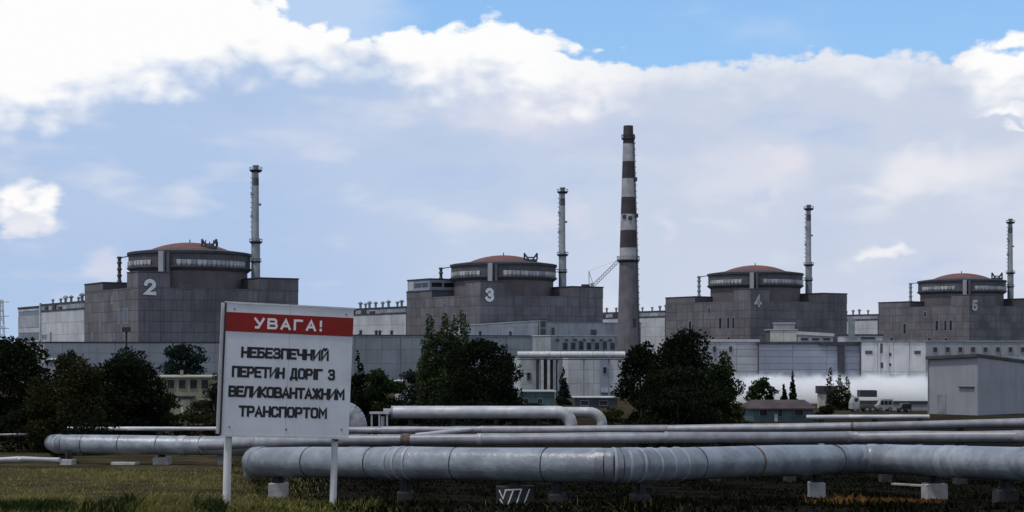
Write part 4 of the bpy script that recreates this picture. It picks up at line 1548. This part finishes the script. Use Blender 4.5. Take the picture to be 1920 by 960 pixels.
# by the mist
tree('broadleaf_tree', 'green rounded tree standing before the spray', 1430, 708, 62, 262, L_green, seed=61, n=3500, leaf=.3, trunk_h=.0)
tree('conifer_tree', 'slim black cypress before the spray', 1486, 698, 20, 255, L_dark, 'conifer', seed=62, n=1400, leaf=.26, trunk_h=.0)
tree('conifer_tree', 'short dark cypress beside the slim black cypress', 1470, 722, 20, 255, L_dark, 'conifer', seed=63, n=1200, leaf=.26, trunk_h=.0)
tree('spiky_shrub', 'tall dark shrub of upright spires before the spray', 1574, 690, 54, 240, L_olive, 'spires', seed=64, n=4200, leaf=.22, cat='shrub')
rr = random.Random(17)
for i, (px, top, w_, Y, m_, lab) in enumerate((
        (40, 770, 120, 112, L_dark, 'low black bush left of the olive-green tree'), (160, 772, 130, 108, L_dark, 'low black bush behind the thin white pipe'),
        (700, 765, 90, 145, L_dark, 'low black bush behind the big pipe elbow'), (880, 752, 190, 142, L_dark, 'low black thicket above the long raised heating pipe'),
        (1150, 764, 60, 150, L_olive, 'dry olive bush beside the pipe loop'), (1385, 770, 60, 120, L_olive, 'small olive bush left of the teal house'),
        (1545, 762, 40, 200, L_dark, 'small black bush right of the teal house'), (1000, 756, 60, 200, L_blue, 'bluish bush before the teal shed'),
        (75, 745, 120, 128, L_dark, 'black bush filling the foot of the olive-green tree'), (205, 740, 150, 126, L_dark, 'black bush at the foot of the dense black tree'),
        (300, 780, 150, 121, L_dark, 'flat black bush between the cream house and the thin white pipe'), (760, 750, 90, 158, L_dark, 'black bush below the kiosk'),
        (1020, 778, 130, 138, L_dark, 'flat dark bush behind the fat pale heating pipe'), (830, 735, 110, 160, L_dark, 'black bush at the foot of the poplar'),
        (960, 735, 70, 160, L_dark, 'black bush right of the dense black tree'))):
    tree('shrub', lab, px, top, w_, Y, m_, seed=70 + i, n=2600, leaf=.17, cat='shrub', trunk_h=.0, clumps=24)


# ================================================================== heating pipes
M_jack = mat('galvanised_jacket', (.235, .255, .285), .40, metal=.16, var=.18, scale=1.3, rnd=.16, bump=.6, bscale=3.2, col2=(.18, .195, .22), spec=.5)
M_jack2 = mat('dull_jacket', (.23, .23, .25), .45, metal=.12, var=.2, scale=1.6, rnd=.2, bump=.3, bscale=4, spec=.5)
M_jack3 = mat('pale_jacket', (.43, .43, .45), .5, metal=.1, var=.12, scale=1.6, rnd=.12, bump=.2, bscale=4, spec=.5)
M_strap = mat('joint_strap', (.33, .34, .37), .45, metal=.2, var=.12, scale=3)
M_rust = mat('rusty_wrap', (.115, .085, .07), .9, var=.4, scale=4)


def fillet(pts, rad):
    """polyline -> smooth centreline with bends of the given radius; returns points and a flag for bend samples"""
    out, bend = [Vector(pts[0])], [False]
    for i in range(1, len(pts) - 1):
        p0, p, p1 = Vector(pts[i - 1]), Vector(pts[i]), Vector(pts[i + 1])
        d0, d1 = (p - p0), (p1 - p)
        ang = d0.angle(d1)
        if ang < R(3):
            out.append(p)
            bend.append(False)
            continue
        k = min(rad * math.tan(ang / 2), d0.length * .45, d1.length * .45)
        a, c = p - d0.normalized() * k, p + d1.normalized() * k
        m_ = max(4, int(math.degrees(ang) / 12))
        for j in range(m_ + 1):
            f = j / m_
            out.append(a * (1 - f) ** 2 + p * 2 * f * (1 - f) + c * f ** 2)
            bend.append(True)
    out.append(Vector(pts[-1]))
    bend.append(False)
    return out, bend


def pipe(name, label, pts, D, m, bend_r=1.5, sec=2.6, seed=1, straps=(), lump=.022, strap_m=None, n=22, group=None, jit=.5):
    """a lagged pipe: every sheet-metal jacket section is a mesh of its own"""
    t = thing(name, label, 'pipe', tuple(pts[0]), 0, group)
    o0 = Vector(pts[0])
    cl, bd = fillet(pts, bend_r)
    r = random.Random(seed)
    rad = D / 2
    segs = []
    for i in range(len(cl) - 1):
        a, c = cl[i], cl[i + 1]
        L = (c - a).length
        if bd[i] and bd[i + 1]:
            segs.append((a, c, 'elbow_segment'))
            continue
        k = max(1, round(L / sec))
        cuts = [0] + [max(.05, min(.95, (j + r.uniform(-.18, .18) * jit) / k)) for j in range(1, k)] + [1]
        for j in range(k):
            segs.append((a.lerp(c, cuts[j]), a.lerp(c, cuts[j + 1]), 'jacket_section'))
    for (a, c, nm) in segs:
        d = (c - a)
        L = d.length
        if L < .02:
            continue
        dn = d.normalized()
        ov = .05 if nm == 'jacket_section' else .06
        up = Vector((0, 0, 1)) if abs(dn.z) < .9 else Vector((0, 1, 0))
        s_ = dn.cross(up).normalized()
        u_ = s_.cross(dn).normalized()
        el = nm == 'elbow_segment'
        rows = [(-.05, .99), (0, 1.0), (L * .33, 1.0), (L * .66, 1.0), (L, 1.0), (L + .05, 1.004), (L + .05, .97)] if el else [(0.0, .965), (.03, 1.0), (L * .33, 1.0), (L * .66, 1.0), (L - .07, 1.0), (L - .03, 1.03), (L + ov * .4, 1.03), (L + ov * .4, .95)]
        ph = [r.uniform(0, 6.28) for _ in range(4)]
        sag = r.uniform(-.006, .004) * (L > 1)
        b = MB()
        vs = []
        for (x, f) in rows:
            for q in range(n):
                an = 2 * math.pi * q / n
                rr_ = rad * f + lump * (math.sin(2 * an + ph[0] + x) + .7 * math.sin(3 * an + ph[1] - 1.7 * x) + .5 * math.sin(5 * an + ph[2] + 2.6 * x)) * .6
                vs.append(a - o0 + dn * x + (s_ * math.cos(an) + u_ * math.sin(an)) * rr_ + Vector((0, 0, sag * math.sin(math.pi * x / L))))
        fs = []
        for i in range(len(rows) - 1):
            for q in range(n):
                q2 = (q + 1) % n
                fs.append((i * n + q, i * n + q2, (i + 1) * n + q2, (i + 1) * n + q))
        fs.append(tuple(reversed(range(n))))
        fs.append(tuple((len(rows) - 1) * n + q for q in range(n)))
        b.add(vs, fs)
        b.build(nm, m, t, True)
    # straps / joint bands at given photo columns
    for (px, wd, f, sm) in straps:
        for i in range(len(cl) - 1):
            a, c = cl[i], cl[i + 1]
            pa, pc = 960 + F * a.x / a.y, 960 + F * c.x / c.y
            if (pa - px) * (pc - px) <= 0 and abs(pa - pc) > 1:
                k = (px - pa) / (pc - pa)
                p = a.lerp(c, k)
                dn = (c - a).normalized()
                MB().tube([p - o0 - dn * wd / 2, p - o0 - dn * wd * .42, p - o0 + dn * wd * .42, p - o0 + dn * wd / 2], [rad * (f - .03), rad * f, rad * f, rad * (f - .03)], n).build('joint_band', sm, t, True)
                break
    return t, cl


def at_top(px, py_top, Y, D):
    p = P(px, py_top, Y)
    return Vector((p.x, p.y, p.z - D / 2))


D1 = 1.2
main_pts = [at_top(2150, 842, 44, D1), at_top(1925, 838, 52, D1), at_top(1630, 833, 63, D1), at_top(1200, 840, 51.5, D1), at_top(1150, 840, 51, D1), at_top(760, 838, 55, D1),
            at_top(481, 838, 61, D1), at_top(479, 839, 78, D1), Vector((PX(479, 81), 81, gz(81) - 1.6))]
t_main, cl_main = pipe('main_heating_pipe', 'thick galvanised heating pipe zigzagging along the front, with chalk-marked block below', main_pts, D1, M_jack, 1.3, 2.5, 3,
                       straps=[(742, .10, 1.05, M_strap), (756, .12, 1.06, M_strap), (770, .09, 1.05, M_strap), (1395, .12, 1.04, M_rust), (1790, .5, 1.03, M_strap), (1815, .3, 1.03, M_strap)]
                       + [(1150 + i * 22, .10, 1.04, M_strap) for i in range(6)] + [(x, .03, 1.034, M_soil_dk) for x in (590, 706, 862, 1032, 1290, 1560)])
pipe('left_heating_pipe', 'thick grey heating pipe with a rounded end lying behind the posts, left of the sign',
     [at_top(92, 815, 121, D1), at_top(112, 815, 95, D1), at_top(530, 819, 92, D1), at_top(536, 826, 104, D1), Vector((PX(536, 107), 107, gz(107) - 1.6))], D1, M_jack, 1.3, 2.9, 23,
     straps=[(345, .5, 1.035, M_strap)] + [(x, .03, 1.034, M_soil_dk) for x in (158, 228, 300, 380)])
D2 = .58
p2 = [at_top(2150, 805, 62, D2), at_top(1920, 807, 70, D2), at_top(1600, 809, 74, D2), at_top(1250, 810, 74, D2), at_top(900, 813, 75, D2), at_top(640, 815, 77, D2), at_top(480, 820, 80, D2), at_top(380, 826, 86, D2)]
pipe('middle_heating_pipe', 'middle heating pipe with a rusty joint running just above the thick front pipe', p2, D2, M_jack2, 1.0, 3.0, 4, straps=[(764, .5, 1.12, M_rust), (900, .25, 1.06, M_strap)], n=16)
D3 = .5
p3 = [at_top(2150, 778, 74, D3), at_top(1920, 784, 84, D3), at_top(1600, 792, 92, D3), at_top(1250, 797, 95, D3), at_top(900, 799, 97, D3), at_top(640, 800, 100, D3)]
pipe('rear_heating_pipe', 'rear heating pipe that climbs towards the grey metal shed', p3, D3, M_jack2, 1.0, 3.4, 5, straps=[(1600, .2, 1.08, M_rust)], n=16)
D4 = .36
pipe('slim_white_pipe', 'slim white pipe lying in front of the teal house and parked vehicles', [at_top(1512, 778, 118, D4), at_top(1742, 777, 116, D4)], D4, M_jack3, .6, 3.5, 6, n=14)
pipe('slim_angled_pipe', 'slim pale pipe laid askew ending beside the raised pipe supports', [at_top(780, 812, 84, .26), at_top(886, 801, 87, .26)], .26, M_jack3, .6, 3.0, 7, n=12)
D5 = 1.15
Y5 = 132
p5 = [at_top(735, 761, Y5, D5), at_top(1070, 761, Y5, D5), Vector((PX(1074, Y5), Y5 - .3, gz(Y5) - 1.5))]
t5, _ = pipe('raised_heating_pipe', 'fat pale heating pipe on short posts in front of the dense black tree', p5, D5, M_jack3, 1.4, 4.5, 8, lump=.008)
b = MB().tube([(-.75, 0, .05), (0.02, 0, .05)], .30, 14)
b.build('end_stub', M_jack2, t5, True)
MB().tube([(-.06, 0, 0), (.08, 0, 0)], D5 / 2 * 1.06, 20).build('end_flange', M_jack2, t5, True)
vf = thing('valve_frame', 'small pale valve frame between the big elbow and the fat pale pipe', 'valve', (PX(712, 126), 126, gz(126)))
for x in (-.75, -.1, .55):
    MB().box(x, x + .14, -.1, .1, -.2, PZ(776, 126) - gz(126)).build('post', M_pale_dk, vf)
MB().box(-.85, .8, -.15, .15, PZ(776, 126) - gz(126) + .003, PZ(772, 126) - gz(126)).build('beam', M_pale, vf)
MB().tube([(.25, 0, 1.1), (.25, 0, 2.3)], .16, 12).build('valve_body', M_jack2, vf, True)
pipe('pipe_loop', 'pale pipe loop bending down into the ground beside the fat pale pipe',
     [at_top(1020, 763, Y5 + 1.6, .95), at_top(1128, 763, Y5 + 1.6, .95), Vector((PX(1132, Y5), Y5 + 1.4, gz(Y5) - 1.5))], .95, M_jack3, 1.3, 3, 9, lump=.008)
Ye = 104
De = 1.25
pipe('elbow_pipe', 'big grey pipe elbow dropping into the ground behind the warning sign', [at_top(560, 750, Ye, De), at_top(672, 750, Ye, De), Vector((PX(672, Ye), Ye, gz(Ye) - 1.5))], De, M_jack2, 1.5, 2.4, 10, lump=.006, n=24)
pipe('thin_white_pipe', 'thin white pipe running above the thick pipe left of the sign', [at_top(126, 800, 108, .3), at_top(470, 800, 108, .3)], .3, M_jack3, .5, 5, 11, n=12)
pipe('thin_grey_pipe', 'thin grey pipe under the black bushes at the far left', [at_top(-60, 814, 112, .2), at_top(98, 811, 112, .2)], .2, M_jack2, .5, 5, 12, n=10)
pipe('low_white_pipe', 'low kinked white pipe ending at a concrete block left of the thick pipe', [at_top(-80, 860, 84, .28), at_top(40, 856, 84, .28), at_top(112, 858, 83, .28)], .28, M_jack3, .4, 3, 13, n=12)


# ------------------------------------------------------------------ supports
def support(label, px, Y, z_under, w=.62, d=.7, blk=.62, group='concrete pipe supports', saddle=True, rz=0.0, m=None):
    """concrete block on the ground with a steel saddle reaching up to the pipe"""
    x = PX(px, Y)
    zg = gz(Y)
    t = thing('pipe_support', label, 'pipe support', (x, Y, zg), rz, group)
    b = MB()
    e = .03
    h = blk
    vs = []
    for (z, k) in ((-.35, 0), (h - e, 0), (h, e)):
        for (sx, sy) in ((-1, -1), (1, -1), (1, 1), (-1, 1)):
            vs.append((sx * (w / 2 - k), sy * (d / 2 - k), z))
    fs = [(3, 2, 1, 0), (8, 9, 10, 11)]
    for j in range(2):
        for i in range(4):
            i2 = (i + 1) % 4
            fs.append((j * 4 + i, j * 4 + i2, j * 4 + 4 + i2, j * 4 + 4 + i))
    b.add(vs, fs)
    b.build('concrete_block', m or M_concrete, t)
    top = z_under - zg
    if saddle and top > h + .02:
        b = MB()
        b.box(-.22, .22, -.2, .2, h + .003, h + .05)
        b.box(-.04, .04, -.18, .18, h + .05, top + .05)
        b.box(-.2, .2, -.04, .04, h + .05, top + .05)
        b.build('saddle', M_soil_dk, t)
    return t


def pipe_z(cl, px):
    for i in range(len(cl) - 1):
        a, c = cl[i], cl[i + 1]
        pa, pc = 960 + F * a.x / a.y, 960 + F * c.x / c.y
        if (pa - px) * (pc - px) <= 0 and abs(pa - pc) > 1:
            return a.lerp(c, (px - pa) / (pc - pa))
    return None


for (px, w_, h_, lab) in ((522, .72, .62, 'pale concrete block under the left end of the thick front pipe'), (1045, .6, .5, 'dark concrete block right of the chalk strokes under the thick pipe'),
                          (1200, .6, .5, 'concrete block under the ribbed bend of the thick pipe'), (1531, .62, .64, 'square pale concrete block left of the brown weeds'),
                          (1752, .8, .66, 'pale concrete block with a plank right of the brown weeds'), (760, .6, .45, 'concrete block under the strapped joint of the thick pipe'),
                          (1885, .7, .6, 'concrete block under the patched length of the thick pipe')):
    p = pipe_z(cl_main[:40], px)
    support(lab, px, p.y, p.z - D1 / 2, w=w_, blk=h_, rz=R(rr.uniform(-10, 10)), m=M_concrete if px in (522, 1531, 1752) else M_conc_dk)
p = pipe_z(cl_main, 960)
bs = support('dark concrete block with white chalk strokes under the thick pipe', 966, p.y - .1, p.z - D1 / 2, w=1.35, d=.5, blk=.75, m=M_conc_dk)
b = MB()
strokes(b, [[(0, 1), (.12, .45), (.2, .98)], [(.03, .4), (.14, 0)], [(.2, 1.03), (.46, 1.06), (.28, .05)], [(.46, 1.06), (.72, 1.08), (.55, .05)], [(.98, 1.06), (.8, .05)]], .045, .002, -.56, .08, 1.08, .52, y=-.25)
b.build('chalk_mark', M_num, bs)
for (px, lab, w_, h_) in ((128, 'small pale block under the rounded end of the thick pipe left of the sign', .75, .35), (235, 'flat pale slab under the pipe left of the sign', 1.6, .18), (304, 'broken pale block under the pipe left of the sign', 1.0, .5), (415, 'upright pale block beside the left sign post', .4, .7)):
    Yx = 94
    support(lab, px, Yx, gz(Yx) + .9, w=w_, blk=h_, saddle=(px not in (235,)), rz=R(rr.uniform(-12, 12)))
for i, px in enumerate((560, 720, 850, 1010, 1180, 1340, 1480, 1660, 1800)):
    for (Ys, zz, nm) in ((float(np.interp(px, [480, 640, 900, 1250, 1600, 1920], [80, 77, 75, 74, 74, 70])), None, 'middle'), (float(np.interp(px, [640, 900, 1250, 1600, 1920], [100, 97, 95, 92, 84])), None, 'rear')):
        if nm == 'middle':
            top = PZ(float(np.interp(px, [480, 640, 900, 1250, 1600, 1920], [820, 815, 813, 810, 809, 807])), Ys) - D2
        else:
            if px < 640:
                continue
            top = PZ(float(np.interp(px, [640, 900, 1250, 1600, 1920], [800, 799, 797, 792, 784])), Ys) - D3
        support('concrete block and steel saddle under the %s heating pipe' % nm, px, Ys, top, w=.5, blk=.5, group='supports under the %s heating pipe' % nm, m=M_conc_dk)
for i, px in enumerate((770, 850, 930, 1010, 1060)):
    support('short post under the fat pale heating pipe', px, Y5, PZ(761, Y5) - D5, w=.7, blk=.5, group='posts under the fat pale heating pipe')
for px in (150, 300, 440):
    support('small block under the thin white pipe', px, 108, PZ(800, 108) - .3, w=.35, d=.4, blk=.3, group='blocks under the thin white pipe')
for px, Ys, top in ((1540, 117.8, PZ(778, 117.8) - D4), (1640, 117, PZ(777.5, 117) - D4), (1725, 116.2, PZ(777, 116.2) - D4)):
    support('small block under the slim white pipe', px, Ys, top, w=.4, d=.4, blk=.4, group='blocks under the slim white pipe')
pk = MB()
a, c = P(1674, 907, 57), P(1740, 911, 56)
pk.bar(a, c, .25, .06)
o = pk.build('plank', mat('grey_timber', (.30, .29, .25), .9, var=.2, scale=3))
tag(o, 'grey timber plank leaning on the pale concrete block by the brown weeds', 'plank')


# ================================================================== warning sign
def warning_sign():
    Y = 30.0
    ctr = P(541, 696, Y)
    Wb, Hb = 2.58, 2.60
    base = Vector((ctr.x, ctr.y, gz(Y)))
    t = thing('warning_sign', 'white warning board with a red heading band and black lettering on two white posts', 'sign', base)
    zc = ctr.z - base.z
    # yaw so that its left edge is nearer, roll as it has sunk to one side
    Mx = Matrix.Translation((0, 0, zc)) @ Matrix.Rotation(R(20), 4, 'Z') @ Matrix.Rotation(R(2.4), 4, 'Y') @ Matrix.Translation((-Wb / 2, 0, -Hb / 2))
    M_board = mat('board_paint', (.61, .61, .63), .55, var=.08, scale=1.2, streak=.3, col2=(.50, .49, .47), c2amt=(.58, .75))
    M_red = mat('red_paint', (.25, .009, .006), .5, var=.15, scale=1.5)
    M_ink = mat('black_paint', (.018, .018, .02), .6, var=.2)
    M_let = mat('white_lettering', (.78, .72, .70), .6, var=.08)
    M_post = mat('post_paint', (.58, .57, .55), .6, var=.12, scale=2, streak=.5)

    def put(b, name, m, par=t):
        b.v = [tuple(Mx @ Vector(p)) for p in b.v]
        return b.build(name, m, par)
    # front board of two sheets with a fine seam, edge frame, back board
    sheets = []
    for (x0, x1) in ((.0, Wb * .495), (Wb * .497, Wb)):
        sheets.append(put(MB().box(x0, x1, 0, .02, 0, Hb), 'sheet', M_board))
    put(MB().box(-.035, -.003, -.01, .05, -.02, Hb + .02), 'edge_frame', M_soil_dk)
    put(MB().box(-.03, Wb + .03, -.01, .06, Hb + .003, Hb + .04), 'edge_frame', M_post)
    put(MB().box(-.02, Wb + .02, -.01, .04, -.04, -.003), 'edge_frame', M_post)
    put(MB().box(.05, Wb - .05, .06, .30, .04, Hb - .04), 'backing', M_soil_dk)
    put(MB().box(-.05, Wb - .02, .33, .36, .0, Hb + .02), 'back_board', M_board)
    put(MB().box(.0, Wb, -.012, -.003, Hb * .79, Hb * .935), 'red_band', M_red)

    def line(s, xa, xb, za, zb, w, m, y, space=.5):
        b = text_line(s, Wb * xa, Wb * xb, Hb * za, Hb * (zb - za), w, .003, space, y)
        o = put(b, 'lettering', m)
        o['label'] = 'lettering ' + s.replace('!', '')
    line('УВАГА!', .215, .755, .818, .902, .046, M_let, -.012, .62)
    line('НЕБЕЗПЕЧНИЙ', .125, .815, .590, .676, .050, M_ink, 0, .42)
    line('ПЕРЕТИН ДОРІГ З', .060, .872, .440, .527, .049, M_ink, 0, .42)
    line('ВЕЛИКОВАНТАЖНИМ', .040, .955, .288, .376, .052, M_ink, 0, .34)
    line('ТРАНСПОРТОМ', .125, .820, .140, .226, .049, M_ink, 0, .42)
    # posts
    for (pxs, w0) in (((428, 426, 424), .155), ((624, 622, 619), .135)):
        top = Mx @ Vector((Wb * (.06 if pxs[0] < 500 else .90), .12, .10))
        b = MB()
        dx = [(p - pxs[0]) * Y / F for p in pxs]
        zb = -.35
        pts = [(top.x, top.y, top.z), (top.x + dx[1], top.y, top.z * .5), (top.x + dx[2], top.y, zb)]
        b.tube(pts, [w0 / 2, w0 / 2, w0 / 2 * 1.08], 12)
        b.build('post', M_post, t, True)
    M_rb = mat('rusty_bolt', (.12, .06, .035), .9, var=.4, scale=9)
    for (bx, bz) in ((.06, .06), (.5, .05), (.94, .06), (.06, .96), (.94, .96)):
        c_ = Vector((Wb * bx, 0, Hb * bz))
        put(MB().tube([c_ + Vector((0, .0, 0)), c_ + Vector((0, -.016, 0))], .016, 8), 'bolt', M_rb)
    put(MB().box(Wb * .885, Wb * .915, -.03, .0, -.09, -.045), 'bolt', M_soil_dk)


warning_sign()


# ================================================================== grass and weeds
def blades(name, label, n, region, m, h=(.10, .28), w=.018, seed=1, dens=None, lean=.5):
    r = np.random.RandomState(seed)
    px = r.uniform(region[0], region[1], n * 3)
    # even per ground area: choose depth with weight growing with depth
    y = np.sqrt(r.uniform(region[2] ** 2, region[3] ** 2, n * 3))
    if dens is not None:
        keep = r.uniform(0, 1, n * 3) < dens(px, y)
        px, y = px[keep], y[keep]
    px, y = px[:n], y[:n]
    n = len(px)
    x = (px - 960) * y / F
    z = CAM_Z - np.interp(y, _gy, _gh) - .06
    hh = r.uniform(*h, n) * (1 + .4 * np.sin(x * 1.3 + y) * np.sin(y * .9))
    a = r.uniform(0, 6.28, n)
    ln = r.normal(0, lean, (n, 2)) * hh[:, None]
    ww = w * r.uniform(.6, 1.5, n)
    dx, dy = np.cos(a) * ww, np.sin(a) * ww
    base = np.stack([x, y, z], 1)
    p0 = base + np.stack([-dx, -dy, 0 * dx], 1)
    p1 = base + np.stack([dx, dy, 0 * dx], 1)
    mid = base + np.stack([ln[:, 0] * .35, ln[:, 1] * .35, hh * .62], 1)
    p2 = mid + np.stack([dx * .7, dy * .7, 0 * dx], 1)
    p3 = mid + np.stack([-dx * .7, -dy * .7, 0 * dx], 1)
    tip = base + np.stack([ln[:, 0], ln[:, 1], hh], 1)
    v = np.stack([p0, p1, p2, p3, tip], 1).reshape(-1, 3)
    me = bpy.data.meshes.new(name)
    me.vertices.add(5 * n)
    me.vertices.foreach_set('co', v.ravel())
    idx = np.arange(n)[:, None] * 5
    li = np.concatenate([idx + np.array([0, 1, 2, 3]), idx + np.array([3, 2, 4])], 1).ravel().astype(np.int32)
    me.loops.add(7 * n)
    me.loops.foreach_set('vertex_index', li)
    me.polygons.add(2 * n)
    st_ = (np.arange(n)[:, None] * 7 + np.array([0, 4])).ravel().astype(np.int32)
    tl = np.tile(np.array([4, 3], dtype=np.int32), n)
    me.polygons.foreach_set('loop_start', st_)
    me.polygons.foreach_set('loop_total', tl)
    at = me.attributes.new('tint', 'FLOAT', 'FACE')
    at.data.foreach_set('value', np.repeat(r.uniform(0, 1, n), 2).astype(np.float32))
    me.materials.append(m)
    me.update(calc_edges=True)
    o = link(name, me)
    tag(o, label, 'grass', kind='stuff')
    return o


G_dry = leafmat('dry_grass', (.095, .085, .028), (.31, .27, .10), .2)
G_green = leafmat('green_grass', (.030, .036, .010), (.20, .185, .055), .25)
G_shade = leafmat('shade_toned_weeds', (.003, .004, .002), (.011, .012, .006), .05)  # weed colour blackened to stand in for the shade under the pipes
G_brown = leafmat('brown_weeds', (.07, .030, .010), (.24, .12, .04), .2)


def d_left(px, y):
    return np.clip((640 - px) / 160, .0, 1) * (.55 + .45 * np.sin(px * .02 + y * .9) * np.sin(y * .7 + px * .007))


def d_green(px, y):
    return np.clip(1.1 - .045 * (y - 26) + .35 * np.sin(px * .013 + y * .35) * np.sin(px * .004 + 1), 0.03, 1) * (.55 + .45 * np.sin(px * .021 + y * 1.3)) * np.clip((760 - px) / 220, .02, 1)


blades('dry_grass', 'dry yellowish grass on the slope left of the warning sign', 42000, (-150, 760, 27, 88), G_dry, (.06, .22), .016, 1, d_left)
blades('green_grass', 'green and yellow grass along the near edge of the slope', 70000, (-150, 1300, 24, 58), G_green, (.06, .24), .011, 2, d_green)
blades('shade_toned_weeds', 'matted weeds under the thick pipe, with its shade put into their colour', 95000, (430, 2050, 26, 100), G_shade, (.06, .20), .03, 3, lambda px, y: np.clip((px - 430) / 200, .1, 1))
blades('tall_weeds', 'sparse tall dry weed stems around the sign posts and slope', 700, (-120, 440, 26, 60), G_dry, (.2, .5), .008, 9, lambda px, y: np.clip(np.sin(px * .017 + y) + .2, 0, 1), .25)
blades('brown_weeds', 'clump of rusty brown weeds between two pale concrete blocks', 9000, (1500, 1780, 33, 50), G_brown, (.08, .30), .016, 4, lambda px, y: np.exp(-((px - 1640) / 70) ** 2))
blades('dark_tufts', 'dark green tufts along the near edge at the far left', 5000, (-100, 420, 25, 29.5), leafmat('tuft', (.008, .014, .006), (.03, .045, .014), .15), (.10, .34), .014, 5, lambda px, y: np.clip(np.sin(px * .025) * np.sin(px * .011 + 1) + .5 * np.sin(px * .06 + y * 3), 0, 1))
